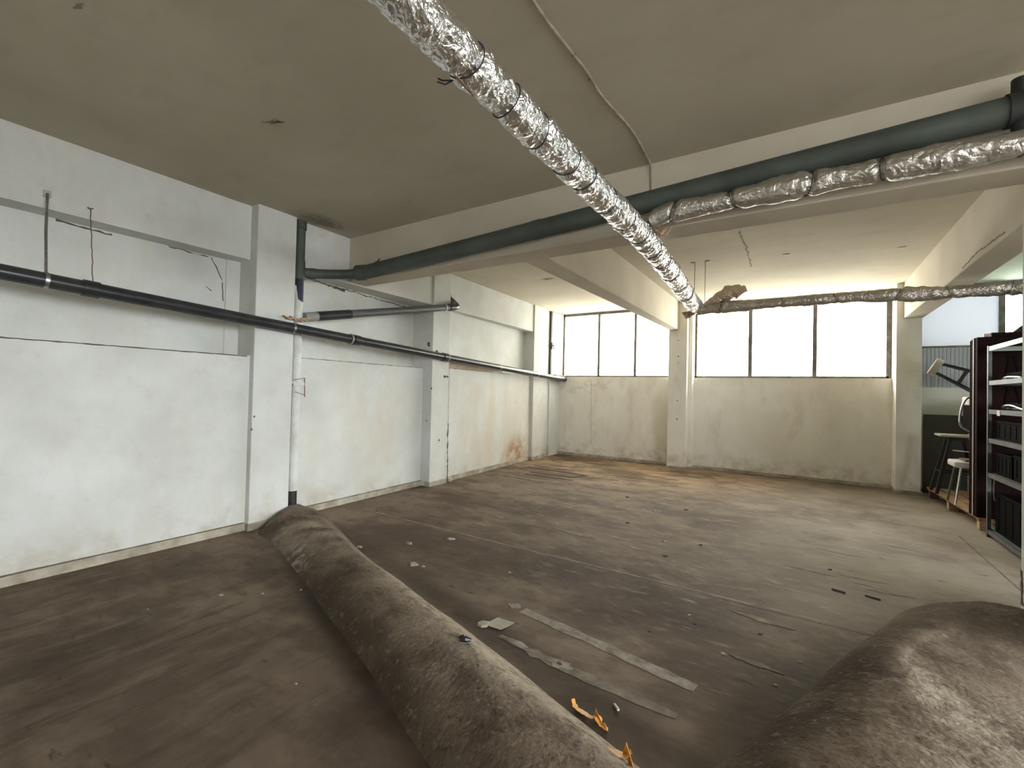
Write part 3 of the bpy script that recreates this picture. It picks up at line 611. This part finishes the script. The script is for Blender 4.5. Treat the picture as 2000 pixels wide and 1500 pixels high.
# ------------------------------------------------------------------ foil wrapped pipes
def crump(seed, a1, a2, f1=9, f2=26, binds=(), pinch=0.16, tw=1.0):
    o1 = Vector((seed, seed*2, seed*3))
    def f(p, s_, a):
        v = 1+a1*noise.noise(p*f1*0.45+o1)+a1*0.9*(abs(noise.noise(p*f1+o1))*2-.35)
        v -= a2*(1-abs(noise.noise(p*f2+o1))*3.0)*0.55
        v += a2*0.5*noise.noise(p*60+o1)
        for b in binds:
            d = s_-b-0.02*math.sin(a+b*7)
            if abs(d) < .12: v -= pinch*math.exp(-(d/0.022)**2)
            if 0.02 < d < .16: v += 0.07*math.exp(-((d-.05)/.04)**2)
        return v
    return f
def foil_pipe(name, path, rf, mtl, label, binds, seed, step=0.008, seg=64, a1=.10, a2=.10, wire=WIRE, pinch=.16, cat='insulated pipe'):
    P = resample(path, step); e = empty(name, P[0], label, cat)
    MB().tube(P, rf, seg, True, crump(seed, a1, a2, binds=binds, pinch=pinch)).build('foil_jacket', mtl, e)
    acc = 0; cum = [0]
    for i in range(1, len(P)): acc += (P[i]-P[i-1]).length; cum.append(acc)
    for b in binds:
        i = min(range(len(P)), key=lambda k: abs(cum[k]-b)); i = max(2, min(len(P)-3, i))
        c_ = P[i]; t = (P[i+1]-P[i-1]).normalized(); s0 = t.cross(Vector((0, 0, 1))).normalized(); u0 = s0.cross(t)
        rr = rf(b)*(1-pinch*.62) ; pts = []
        for k in range(33):
            a = 2*math.pi*k/32; pts.append(c_+(u0*math.cos(a)+s0*math.sin(a))*(rr+.004)+t*(.02*math.sin(a+b*7)))
        MB().tube(pts, 0.0028, 6, False).build('binding_wire', wire, e)
    return e
D1 = [(-1.035, 0.30, 2.585), (-1.03, 0.95, 2.58), (-1.015, 3.25, 2.565), (-1.03, 3.8, 2.562), (-1.225, 6.42, 2.585)]
b1 = [1.244, 1.509, 1.755, 2.046, 2.261, 2.599, 2.91, 3.252, 3.6, 3.95, 4.4, 4.9, 5.4]
d1 = foil_pipe('foil_pipe', D1, lambda s_: 0.072+0.0035*s_, FOIL, 'bright silver foil wrapped pipe coming from overhead to the middle pillar', [b-0.30 for b in b1], 3.3, a1=.09, a2=.075)
# loose wire ends on the first binding
MB().tube([(-1.075, 1.24, 2.515), (-1.105, 1.215, 2.51), (-1.12, 1.21, 2.52)], 0.003, 6).build('wire_tail', WIRE, d1)
MB().tube([(-1.075, 1.24, 2.515), (-1.10, 1.225, 2.50), (-1.115, 1.20, 2.50)], 0.003, 6).build('wire_tail', WIRE, d1)
MB().ribbon([(-1.035, 1.19, 2.500), (-1.04, 1.24, 2.499), (-1.05, 1.33, 2.500)], [0.004, 0.012, 0.004], 0.002, (0, 0, -1)).build('tape_strip', GLUE, d1)
D2 = [(-0.95, 3.30, 2.655), (-0.86, 3.30, 2.70), (-0.70, 3.30, 2.695), (-0.44, 3.32, 2.715), (-0.01, 3.32, 2.722), (0.35, 3.32, 2.727), (0.93, 3.32, 2.722), (1.3, 3.32, 2.72)]
D2s = smoothpath(D2, 2)
foil_pipe('foil_pipe', D2s, lambda s_: 0.060+0.012*min(1, s_/.8)+.006*math.sin(s_*9), FOIL2, 'dull foil wrapped pipe lying along the cross beam below the green pipe', [0.17, 0.55, 0.97, 1.33, 1.90], 8.1, a1=.10, a2=.05, pinch=.22)
D3 = [(-1.20, 6.40, 2.53), (-0.9, 6.40, 2.555), (-0.3, 6.40, 2.55), (0.3, 6.40, 2.565), (0.9, 6.40, 2.545), (1.25, 6.40, 2.535), (1.8, 6.40, 2.535), (2.6, 6.40, 2.53)]
foil_pipe('foil_pipe', smoothpath(D3, 2), lambda s_: 0.064+.014*math.sin(s_*5.1)*math.sin(s_*2.3), FOIL3, 'dusty foil wrapped pipe crossing in front of the windows', [0.3, 0.95, 1.5, 2.05, 2.45, 2.9, 3.3], 5.7, a1=.13, a2=.06, pinch=.15, wire=RUSTY)
lump = MB().tube(resample(smoothpath([(-1.10, 6.40, 2.60), (-0.96, 6.39, 2.66), (-0.80, 6.39, 2.74), (-0.70, 6.39, 2.745), (-0.66, 6.39, 2.68)]), .008), lambda s_: 0.035+.055*min(1, s_/.3), 40, True, crump(2.2, .22, .12))
tag(lump.build('torn_foil', FOIL4), 'torn brown foil flap sticking up on the dusty pipe near the middle pillar', 'foil scrap')
lump = MB().tube(resample([(-1.36, 6.40, 2.46), (-1.27, 6.42, 2.52), (-1.24, 6.43, 2.62)], .008), lambda s_: .055-.1*s_ if s_ < .2 else .035, 40, True, crump(7.2, .5, .3))
tag(lump.build('torn_foil', GLUE), 'ragged brown insulation clump at the joint of the foil pipes', 'foil scrap')
g_ = MB(); random.seed(5)
g_.tube([(-1.0, 3.44, 2.70), (-.93, 3.43, 2.64), (-.89, 3.42, 2.60)], lambda s_: .06-.2*s_, 16, True, crump(4.2, .4, .3))
g_.tube([(-.93, 3.42, 2.60), (-.87, 3.43, 2.585), (-.84, 3.44, 2.64)], 0.006, 6)
tag(g_.build('torn_insulation', GLUE), 'torn brown insulation hanging behind the foil pipe under the cross beam', 'insulation scrap')
for xx, l in ((-1.253, 'left one of two thin ceiling wires holding the foil pipe joint'), (-1.121, 'right one of two thin ceiling wires holding the foil pipe joint')):
    t_ = MB(); t_.tube([(xx, 6.46, ZB), (xx, 6.46, 2.60)], 0.0035, 6); t_.tube([(xx-.0, 6.46, 3.196), (xx+(-.05 if xx < -1.2 else .05), 6.46, 3.196)], 0.004, 6)
    tag(t_.build('hanging_wire', RUSTY), l, 'wire')
# painted cable on the ceiling
cp = smoothpath([(-1.00, 1.2, ZC-.006), (-1.05, 1.73, ZC-.006), (-1.03, 2.07, ZC-.008), (-1.015, 2.3, ZC-.006), (-1.03, 2.5, ZC-.006), (-0.98, 2.9, ZC-.006), (-0.985, 3.14, ZC-.006), (-1.0, 3.44, ZC-.006), (-1.0, 3.463, ZC-.02), (-1.0, 3.463, 2.9)], 2)
cb2 = tag(MB().tube(cp, 0.0075, 8).build('ceiling_cable', CABLE), 'thin painted cable wandering over the ceiling to the cross beam', 'cable')
for y in (2.12, 2.34, 2.75): MB().box((-1.038, y, ZC-.012), (-1.008, y+.006, ZC)).build('cable_clip', CABLE, cb2)

# ------------------------------------------------------------------ litter on the floor
PAPER = mat('grey_paper', (0.42, 0.40, 0.33), 0.9, col2=(0.34, 0.32, 0.26), scale=20)
ORANGE = mat('orange_tape', (0.72, 0.30, 0.03), 0.5, col2=(0.80, 0.45, 0.12), scale=20)
WHITEM = mat('white_litter', (0.72, 0.70, 0.66), 0.8)
BLK = mat('black_plastic', (0.012, 0.012, 0.014), 0.35)
def sheet(name, mtl, quad, th, label, cat, z=0.001, curl=0.008):
    a, b, c_, d = [Vector((p[0], p[1], z)) for p in quad]; vs = []; n = 8; fs = []
    for s_ in (0, 1):
        for i in range(n+1):
            for j in range(n+1):
                u, v = i/n, j/n; q = (a.lerp(b, u)).lerp(d.lerp(c_, u), v); q.z += curl*(noise.noise(q*6)+.5)*(abs(u-.5)+abs(v-.5)) + s_*th; vs.append(q)
    N1 = n+1
    for i in range(n):
        for j in range(n):
            k = i*N1+j; fs.append((k, k+1, k+N1+1, k+N1)); k += N1*N1; fs.append((k, k+N1, k+N1+1, k+1))
    for i in range(n):
        for k1, k2 in ((i, i+1), (n*N1+i+1, n*N1+i), ((i+1)*N1, i*N1), (i*N1+n, (i+1)*N1+n)):
            fs.append((k1, k2, k2+N1*N1, k1+N1*N1))
    return tag(MB().add(vs, fs).build(name, mtl), label, cat)
sheet('paper_sheet', PAPER, [(-1.60, 2.245), (-1.475, 2.245), (-1.455, 2.37), (-1.57, 2.36)], 0.0015, 'small square grey paper on the floor beside the cement ridge', 'paper')
SHZ = .150
sh = MB(); sh.tube([(-1.435, 1.815, SHZ), (-1.41, 1.83, SHZ+.008), (-1.385, 1.845, SHZ+.004)], lambda s_: .006+.010*math.sin(min(1, s_/.06)*3.1), 8)
sh.tube([(-1.45, 1.83, SHZ+.004), (-1.43, 1.84, SHZ+.014)], 0.007, 8)
SH = tag(sh.build('plastic_shard', BLK), 'small black plastic shard lying on the cement ridge', 'shard')
def tape(pts, wds, label):
    P = smoothpath(pts, 2); n = len(P); W = [wds[min(len(wds)-1, int(i/n*len(wds)))] for i in range(n)]
    m = MB(); m.ribbon(P, W, 0.0018, (0.1, 0.2, 1), 0.25)
    return m
t1 = tape([(-0.855, 1.905, .03), (-0.84, 1.895, .004), (-0.79, 1.875, .012), (-0.745, 1.855, .018), (-0.72, 1.865, .035), (-0.705, 1.84, .02), (-0.67, 1.85, .004)], [.02, .028, .03, .036, .03, .03], '')
t1.ribbon([(-0.735, 1.885, .004), (-0.725, 1.865, .045), (-0.70, 1.85, .012), (-0.675, 1.84, .022)], [.03, .035, .022, .022], .0018, (.3, 1, .3), .2)
tag(t1.build('tape_scrap', ORANGE), 'crumpled orange tape scrap in the groove beside the cement ridge', 'tape scrap')
t1 = tape([(-0.60, 1.655, .075), (-0.565, 1.665, .075), (-0.535, 1.655, .08), (-0.515, 1.67, .10)], [.03, .035, .04, .03], '')
t1.ribbon([(-0.54, 1.675, .06), (-0.527, 1.665, .11), (-0.51, 1.65, .06)], [.03, .04, .03], .0018, (.3, 1, .3), .2)
tag(t1.build('tape_scrap', ORANGE), 'orange tape scrap on the cement ridge at the bottom edge of the view', 'tape scrap')
tag(MB().tube([(-0.70, 2.01, .008), (-0.672, 1.985, .008)], 0.006, 8).build('cigarette_butt', WHITEM), 'tiny white stub on the floor right of the cement ridge', 'litter')
STK = mat('dark_stick', (0.035, 0.027, 0.02), 0.8)
tag(MB().bar((0.19, 4.13, .006), (0.27, 4.11, .006), 0.013, 0.008).build('wood_stick', STK), 'left one of two short dark sticks in the middle of the floor', 'stick')
tag(MB().bar((0.385, 4.14, .006), (0.47, 4.12, .006), 0.011, 0.007).build('wood_stick', STK), 'right one of two short dark sticks in the middle of the floor', 'stick')
def chip(name, x, y, z, r, mtl, label, group=None, flat=.35, cat='plaster chip'):
    m = MB(); o = Vector((x*3, y*5, 2)); n = 9; vs = []
    for k in range(n):
        a = 2*math.pi*k/n; q = r*(.7+.6*abs(noise.noise(o+Vector((math.cos(a), math.sin(a), 0))*1.3))*2); vs.append((x+q*1.5*math.cos(a), y+q*math.sin(a), z))
    vs2 = [(lerp(x, v[0], .75), lerp(y, v[1], .75), z+r*flat) for v in vs]
    m.add(vs+vs2, [tuple(range(n))[::-1], tuple(range(n, 2*n))]+[(k, (k+1) % n, n+(k+1) % n, n+k) for k in range(n)])
    return tag(m.build(name, mtl), label, cat, group)
CH = mat('plaster_chip', (0.42, 0.39, 0.33), 0.9, col2=(0.28, 0.25, 0.2), scale=20)
chip('plaster_chip', -2.61, 2.685, 0, .032, CH, 'broad pale plaster flake on the dark floor behind the cement ridge')
chip('plaster_chip', -2.52, 2.70, 0, .014, CH, 'small chip touching the broad pale plaster flake behind the ridge')
chip('plaster_chip', -2.78, 3.34, 0, .030, CH, 'roundish grey cement flake on the floor halfway to the second pilaster')
chip('plaster_chip', -3.28, 2.70, 0, .022, CH, 'pale chip close against the far side of the cement ridge near the wall')
chip('plaster_chip', -3.00, 3.02, 0, .026, JOINT, 'dull brown chip on the floor between the ridge and the grey flake')
chip('cement_lump', -1.600, 2.245, 0, .032, CH, 'pale cement lump with holes beside the square grey paper', cat='cement lump')
random.seed(77)
G1 = 'tiny chips scattered over the floor'
for (x, y, r_) in ((-3.05, 1.72, .010), (-3.25, 1.55, .012), (-2.9, 1.9, .008), (-1.9, 3.0, .009), (-0.6, 3.1, .008), (-2.2, 4.4, .014), (-1.1, 4.5, .016), (-0.35, 2.75, .010), (-0.1, 2.6, .009), (0.0, 2.9, .008),
               (-3.1, 4.9, .016), (-2.4, 5.3, .016), (-3.5, 5.5, .014), (-0.9, 4.0, .012), (-1.5, 5.6, .018), (0.6, 5.2, .014), (-2.6, 6.6, .02), (0.1, 3.35, .008), (-2.0, 1.30, .006), (-3.4, 1.2, .007)):
    chip('floor_chip', x, y, 0, r_, CH, 'tiny pale chip lying loose on the concrete floor', G1, .5, 'chip')
G2 = 'tiny dark crumbs scattered over the floor'
for (x, y, r_) in ((-0.55, 3.0, .009), (-1.0, 4.1, .016), (-1.6, 4.9, .018), (-0.8, 4.6, .016), (-4.1, 3.6, .01), (-0.2, 3.1, .009), (-2.0, 6.1, .018), (-1.2, 5.9, .016), (-0.75, 2.75, .008), (0.2, 4.6, .012)):
    chip('dark_crumb', x, y, 0, r_, STK, 'tiny dark crumb lying loose on the concrete floor', G2, .5, 'crumb')
tag(MB().tube([(-4.60, 5.42, 0), (-4.56, 5.42, .03), (-4.53, 5.43, .0)], .045, 10).build('cement_lump', PLINTH), 'brownish cement lump at the foot of the second pilaster', 'cement lump')

# ------------------------------------------------------------------ pallet and stored furniture
WOOD = mat('pallet_wood', (0.38, 0.23, 0.12), 0.8, col2=(0.25, 0.14, 0.07), scale=4, stretch=(2, 2, 12), bump=0.2)
WOODL = mat('pale_block_wood', (0.55, 0.43, 0.27), 0.8, col2=(0.42, 0.3, 0.18), scale=10)
WOODD = mat('dark_block_wood', (0.12, 0.06, 0.035), 0.85)
PX0, PX1, PY0, PY1 = 1.60, 2.45, 6.98, 8.95
def px0(y): return 1.625-0.045*(y-PY0)
pa = empty('pallet', (2.0, 7.9, 0), 'low wooden pallet under the stools and dark boards', 'pallet')
for y in (7.0, 8.02, 8.84):
    for i, xx in enumerate((px0(y)+.02, 2.0, 2.36)):
        k = MB().box((xx, y, 0.0), (xx+.09, y+.10, 0.10)).build('pallet_block', WOODD if i or y > 8.5 else WOOD, pa, bevel=.004)
        if i == 0:
            MB().box((xx-.006, y+.005, 0.012), (xx, y+.095, 0.095)).build('block_face', WOODL if y < 8.5 else WOODD, k)
MB().prism([(px0(PY0), PY0), (px0(PY0)+.12, PY0), (px0(PY1)+.12, PY1), (px0(PY1), PY1)], .122, .144).build('deck_board', WOOD, pa, bevel=.003)
for k in range(1, 6):
    o0 = .15*k; MB().prism([(px0(PY0)+o0, PY0), (px0(PY0)+o0+.11, PY0), (px0(PY1)+o0+.11, PY1), (px0(PY1)+o0, PY1)], .122, .144).build('deck_board', WOOD, pa, bevel=.003)
for y in (7.0, 8.02, 8.84): MB().box((px0(y)+.01, y, .10), (2.46, y+.10, .122)).build('cross_board', WOOD, pa, bevel=.003)
# upright dark boards
BRD = mat('dark_reddish_board', (0.022, 0.010, 0.009), 0.85, spec=0.05, col2=(0.012, 0.007, 0.006), scale=3, stretch=(6, 6, .6))
EDGE = mat('pale_board_edge', (0.42, 0.33, 0.30), 0.6)
BG = 'dark boards standing on the pallet'
for i, (y, th, z1, l) in enumerate(((7.175, .03, 2.10, 'dark reddish board standing on the pallet, rearmost of the four'),
                                    (7.125, .045, 2.11, 'dark board standing on the pallet, third from the shelf unit'),
                                    (7.07, .05, 2.12, 'dark board with a pale vertical edge strip, standing on the pallet'),
                                    (6.985, .08, 2.12, 'thick black-brown board on the pallet directly behind the shelf unit'))):
    b = empty('storage_board', (2.1, y, .144), l, 'board', BG)
    MB().box((1.597+.004*i, y, .144), (2.7, y+th, z1)).build('board_panel', BRD, b, bevel=.004)
    if i in (2,): MB().box((1.592+.004*i, y+.006, .144), (1.597+.004*i, y+th-.012, z1-.01)).build('edge_strip', EDGE, b)
# top tray with slanted dark cover resting on the boards
tp = empty('top_board', (2.0, 7.2, 2.12), 'dark reddish board lying flat on top of the upright boards', 'board')
MB().prism([(1.72, 6.98), (2.75, 6.98), (2.75, 7.20), (1.72, 7.20)], 2.122, 2.165).build('board_panel', BRD, tp, bevel=.004)
MB().box((1.66, 6.98, 2.122), (1.716, 7.04, 2.155)).build('corner_cap', EDGE, tp)
CLOTH = mat('black_cloth', (0.02, 0.015, 0.02), 0.9, bump=.3)
cv = MB()
n = 14; vs = []; fs = []
for i in range(n+1):
    for j in range(n+1):
        u, v = i/n, j/n; xx = 1.90+.8*u; yy = 6.985+.21*v; zz = 2.166+.30*math.sin(min(1, u*1.6)*1.57)*math.sin((.15+.85*(1-abs(2*v-1)))*1.57)+.015*noise.noise(Vector((xx*8, yy*8, 0)))
        vs.append((xx, yy, zz if u > 0 else 2.166))
for i in range(n):
    for j in range(n): k = i*(n+1)+j; fs.append((k, k+n+1, k+n+2, k+1))
base = len(vs); rim = [i*(n+1) for i in range(n+1)]+[n*(n+1)+j for j in range(1, n+1)]+[i*(n+1)+n for i in range(n-1, -1, -1)]+[j for j in range(n-1, 0, -1)]
vs += [(vs[k][0], vs[k][1], 2.166) for k in rim]; q = len(rim)
fs += [(rim[k], rim[(k+1) % q], base+(k+1) % q, base+k) for k in range(q)]+[tuple(range(base, base+q))]
tag(cv.add(vs, fs).build('cloth_bundle', CLOTH, smooth=True), 'humped black cloth bundle on top of the dark boards', 'bundle')

# shelf unit
SMET = mat('grey_shelf_metal', (0.15, 0.165, 0.165), 0.55, 0.2, col2=(0.10, 0.11, 0.108), scale=8)
SMET_LIT = mat('lit_shelf_metal', (0.62, 0.70, 0.69), 0.5, 0.1)  # lit copy of the shelf metal; light on the top lip put into colour
SX0, SX1, SY0, SY1 = 1.63, 2.08, 5.55, 6.76
su = empty('shelf_unit', (1.85, 6.1, 0), 'grey metal shelf unit full of dark furniture parts at the right edge', 'shelf unit')
for (xx, yy, sx, sy) in ((SX0, SY1, 1, -1), (SX1, SY1, -1, -1), (SX0, SY0, 1, 1), (SX1, SY0, -1, 1)):
    m = MB(); m.box((xx, yy, 0), (xx+sx*.004, yy+sy*.038, 2.0)); m.box((xx, yy, 0), (xx+sx*.038, yy+sy*.004, 2.0)); m.build('upright_post', SMET, su)
for i, z in enumerate((0.035, .625, .985, 1.285, 1.585, 1.945)):
    mt = SMET_LIT if i == 5 else SMET
    s0 = MB(); hh = .045
    s0.box((SX0+.005, SY0+.005, z+hh-.004), (SX1-.005, SY1-.005, z+hh)) if i < 5 else None
    s0.box((SX0+.0045, SY0+.01, z), (SX0+.010, SY1-.01, z+hh)); s0.box((SX1-.010, SY0+.01, z), (SX1-.0045, SY1-.01, z+hh))
    s0.box((SX0+.01, SY0+.0045, z), (SX1-.01, SY0+.01, z+hh)); s0.box((SX0+.01, SY1-.01, z), (SX1-.01, SY1-.0045, z+hh))
    sh = s0.build('shelf', mt, su)
    if i == 3: MB().box((SX0+.0005, 6.38, z-.012), (SX0+.004, 6.46, z+hh-.004)).build('paper_label', WHITEM, sh)
# things on the shelves
DK = mat('black_lacquer', (0.005, 0.0045, 0.0045), 0.9, spec=0.05)
CHROME = mat('chrome_tube', (0.7, 0.7, 0.72), 0.15, 1.0)
def crate(y0, y1, z, h_, label, mtl=DK, slots=3, x0=1.68, x1=2.02, name='storage_crate'):
    e = empty(name, ((x0+x1)/2, (y0+y1)/2, z), label, 'crate')
    m = MB(); t = .012
    m.box((x0, y0, z), (x1, y1, z+t)); m.box((x0, y0, z+t), (x0+t, y1, z+h_)); m.box((x1-t, y0, z+t), (x1, y1, z+h_)); m.box((x0+t, y0, z+t), (x1-t, y0+t, z+h_)); m.box((x0+t, y1-t, z+t), (x1-t, y1, z+h_))
    m.build('crate_body', mtl, e, bevel=.003)
    r = MB(); r.box((x0-.006, y0-.004, z+h_-.025), (x0, y1+.004, z+h_)); r.build('crate_rim', mtl, e, bevel=.002)
    for k in range(slots):
        yy = lerp(y0, y1, (k+.5)/slots); MB().box((x0-.004, yy-.02, z+.03), (x0, yy+.02, z+h_-.04)).build('crate_rib', mtl, e)
    return e
crate(5.6, 6.68, .08, .40, 'large black crate on the bottom shelf of the shelf unit', slots=6)
crate(6.25, 6.66, .67, .22, 'black crate on the second shelf from the bottom, far end', slots=4)
crate(5.62, 6.2, .67, .24, 'black crate on the second shelf from the bottom, near end', slots=5)
crate(5.65, 6.66, 1.03, .19, 'long low black crate on the middle shelf', slots=7)
def frame_part(z, y0, y1, label, cat='chair frame', curve=.05):
    e = empty('chair_frame', (1.85, (y0+y1)/2, z), label, cat)
    m = MB(); m.tube(smoothpath([(1.70, y0, z+.012), (1.68, lerp(y0, y1, .5), z+curve), (1.70, y1, z+.012), (2.0, y1, z+.012), (2.0, y0, z+.012), (1.70, y0, z+.012)]), .012, 10); m.build('frame_tube', CHROME, e, smooth=True)
    m = MB(); m.box((1.72, y0+.06, z+.03), (1.99, y1-.05, z+.075)); m.build('seat_pad', DK, e, bevel=.015)
    m = MB(); m.tube([(1.70, y0+.1, z+.07), (1.69, y0+.18, z+.22)], .010, 8); m.build('leg', DK, e, smooth=True)
    m = MB(); m.tube([(1.70, y1-.12, z+.07), (1.69, y1-.22, z+.22)], .010, 8); m.build('leg', DK, e, smooth=True)
    return e
frame_part(1.332, 6.05, 6.66, 'chrome and black chair frame on the shelf with the white paper label', curve=.06)
frame_part(1.632, 6.10, 6.62, 'chair frame with shiny tubes on the uppermost loaded shelf', curve=.03)
tag(MB().box((1.69, 6.44, 1.632), (1.80, 6.56, 1.655)).build('wood_block', WOODL), 'small pale wood block beside the shiny chair frame on the upper shelf', 'block')
tag(MB().tube(smoothpath([(1.70, 6.02, 1.66), (1.69, 5.96, 1.72), (1.70, 5.88, 1.73), (1.72, 5.8, 1.66)]), .02, 12).build('chrome_handle', CHROME, smooth=True), 'bright chrome tube at the near end of the upper shelf', 'tube')
tag(MB().tube(smoothpath([(1.655, 6.62, .67), (1.65, 6.60, .60), (1.65, 6.63, .50), (1.655, 6.60, .40)]), .006, 6).build('dangling_cord', SMET), 'thin grey cord dangling at the far post of the shelf unit', 'cord')
dk2 = MB().box((1.75, 6.0, 1.97), (2.3, 6.68, 1.995)); dk2.v = [(x_, y_, z_+.02) for x_, y_, z_ in dk2.v]
tag(dk2.build('storage_board', DK, bevel=.003), 'thin dark board lying on top of the shelf unit', 'board')

# bar stools and chairs on the pallet
PALE = mat('pale_seat', (0.45, 0.43, 0.37), 0.6)
WHT = mat('white_leatherette', (0.66, 0.65, 0.64), 0.5)
BRN = mat('brown_cushion', (0.13, 0.075, 0.06), 0.7)
BLKW = mat('black_stained_wood', (0.012, 0.011, 0.012), 0.5)
OLIVE = mat('olive_board', (0.105, 0.10, 0.085), 0.8, col2=(0.075, 0.073, 0.064), scale=3)
sx, sy = 1.77, 8.55
st = empty('bar_stool', (sx, sy, .144), 'tall black-legged bar stool with pale seat standing on the pallet', 'bar stool')
MB().box((sx-.20, sy-.17, .925), (sx+.20, sy+.17, .955)).build('seat', PALE, st, bevel=.01)
feet = {}
for (a, b) in ((-1, -1), (-1, 1), (1, -1), (1, 1)):
    tpt = Vector((sx+a*.075, sy+b*.09, .925)); ft = Vector((sx+a*.23, sy+b*.17, .145)); feet[(a, b)] = (tpt, ft)
    MB().bar(tpt, ft, .038, .038, (0, 1, 0)).build('leg', BLKW, st, bevel=.003)
for z_t in (.62,):
    for (p, q_) in (((-1, -1), (1, -1)), ((-1, 1), (1, 1)), ((-1, -1), (-1, 1)), ((1, -1), (1, 1))):
        A_ = feet[p][0].lerp(feet[p][1], z_t); B_ = feet[q_][0].lerp(feet[q_][1], z_t); MB().bar(A_, B_, .022, .022).build('stretcher', BLKW, st)
MB().box((sx-.09, sy-.10, .88), (sx+.09, sy+.10, .925)).build('seat_frame', BLKW, st)
tag(MB().prism([(1.56, 9.33), (2.05, 9.33), (2.05, 9.36), (1.56, 9.36)], .0, 1.20).build('olive_board', OLIVE), 'dull olive-grey board standing against the alcove wall behind the bar stool', 'board')
# white chair
cx, cy = 1.76, 7.80
ch = empty('armchair', (cx, cy, .144), 'white seated chair with chrome frame between bar stool and dark boards', 'chair')
MB().prism([(cx-.20, cy-.17), (cx-.12, cy-.2), (cx+.2, cy-.2), (cx+.2, cy+.2), (cx-.12, cy+.2), (cx-.20, cy+.16)], .60, .675).build('seat', WHT, ch, bevel=.02)
tag(MB().prism([(cx-.10, cy-.15), (cx+.18, cy-.15), (cx+.18, cy+.12), (cx-.10, cy+.12)], .675, .70).build('seat_pad', BRN, ch, bevel=.008), 'brown seat pad')
for a, b in ((-1, -1), (-1, 1), (1, -1), (1, 1)): MB().tube([(cx+a*.13, cy+b*.13, .60), (cx+a*.19, cy+b*.18, .145)], .013, 10).build('leg', CHROME if b < 0 else SMET, ch, smooth=True)
for b in (-1, 1): MB().tube(smoothpath([(cx+.17, cy+b*.17, .66), (cx+.17, cy+b*.17, 1.0), (cx+.19, cy+b*.17, 1.50)]), .013, 10).build('back_post', CHROME, ch, smooth=True)
MB().tube(smoothpath([(cx+.18, cy-.17, 1.47), (cx-.04, cy-.17, 1.475), (cx-.12, cy-.17, 1.43), (cx-.17, cy-.17, 1.14), (cx-.10, cy-.17, 1.06), (cx+.17, cy-.17, .96)], 2), .012, 10).build('arm_loop', CHROME, ch, smooth=True)
MB().box((cx-.06, cy-.15, 1.02), (cx+.17, cy+.15, 1.46)).build('backrest', DK, ch, bevel=.02)
MB().box((cx-.07, cy-.155, 1.36), (cx+.18, cy+.155, 1.468)).build('backrest_top', WHT, ch, bevel=.02)
MB().tube([(cx-.19, cy-.05, .80), (cx+.17, cy-.17, .79)], .007, 8).build('arm_rail', CHROME, ch, smooth=True)
# stool lying on its side on top of chair and boards
ls = empty('fallen_stool', (1.85, 8.1, 1.40), 'black-legged stool lying on its side high up against the alcove wall', 'bar stool')
S0, S1 = Vector((1.63, 8.75, 1.87)), Vector((2.28, 8.70, 1.53)); ax = (S1-S0).normalized()
sd = Vector((0.0, 0.0, -1)).normalized(); sd = (sd-ax*sd.dot(ax)).normalized(); ot = ax.cross(sd)
m = MB(); q0 = S0-ax*.03
m.tube([S0-ax*.09, S0-ax*.07, S0-ax*.01], .125, 20); m.build('seat', PALE, ls, smooth=True)
lg = {}
for a, b in ((-1, -1), (-1, 1), (1, -1), (1, 1)):
    p = S0+sd*a*.07+ot*b*.07; q_ = S1+sd*a*.17+ot*b*.16; lg[(a, b)] = (p, q_)
    MB().bar(p, q_, .026, .026).build('leg', BLKW, ls)
for t in (.36, .62, .97):
    for (p, q_) in (((-1, -1), (1, -1)), ((-1, 1), (1, 1)), ((-1, -1), (-1, 1)), ((1, -1), (1, 1))):
        if t == .36 and p[1] != q_[1]: continue
        MB().bar(lg[p][0].lerp(lg[p][1], t), lg[q_][0].lerp(lg[q_][1], t), .02, .02).build('stretcher', BLKW, ls)

cab = empty('storage_cabinet', (2.3, 8.6, .144), 'dark cabinet behind the boards carrying the tipped stool', 'cabinet')
MB().box((2.06, 8.35, .144), (2.46, 8.92, 1.44)).build('cabinet_body', BRD, cab, bevel=.005)
d_ = MB().box((2.04, 8.36, .17), (2.06, 8.91, 1.42)).build('door', BRD, cab, bevel=.003)
MB().box((2.025, 8.86, .75), (2.04, 8.88, .87)).build('door_handle', SMET, d_)
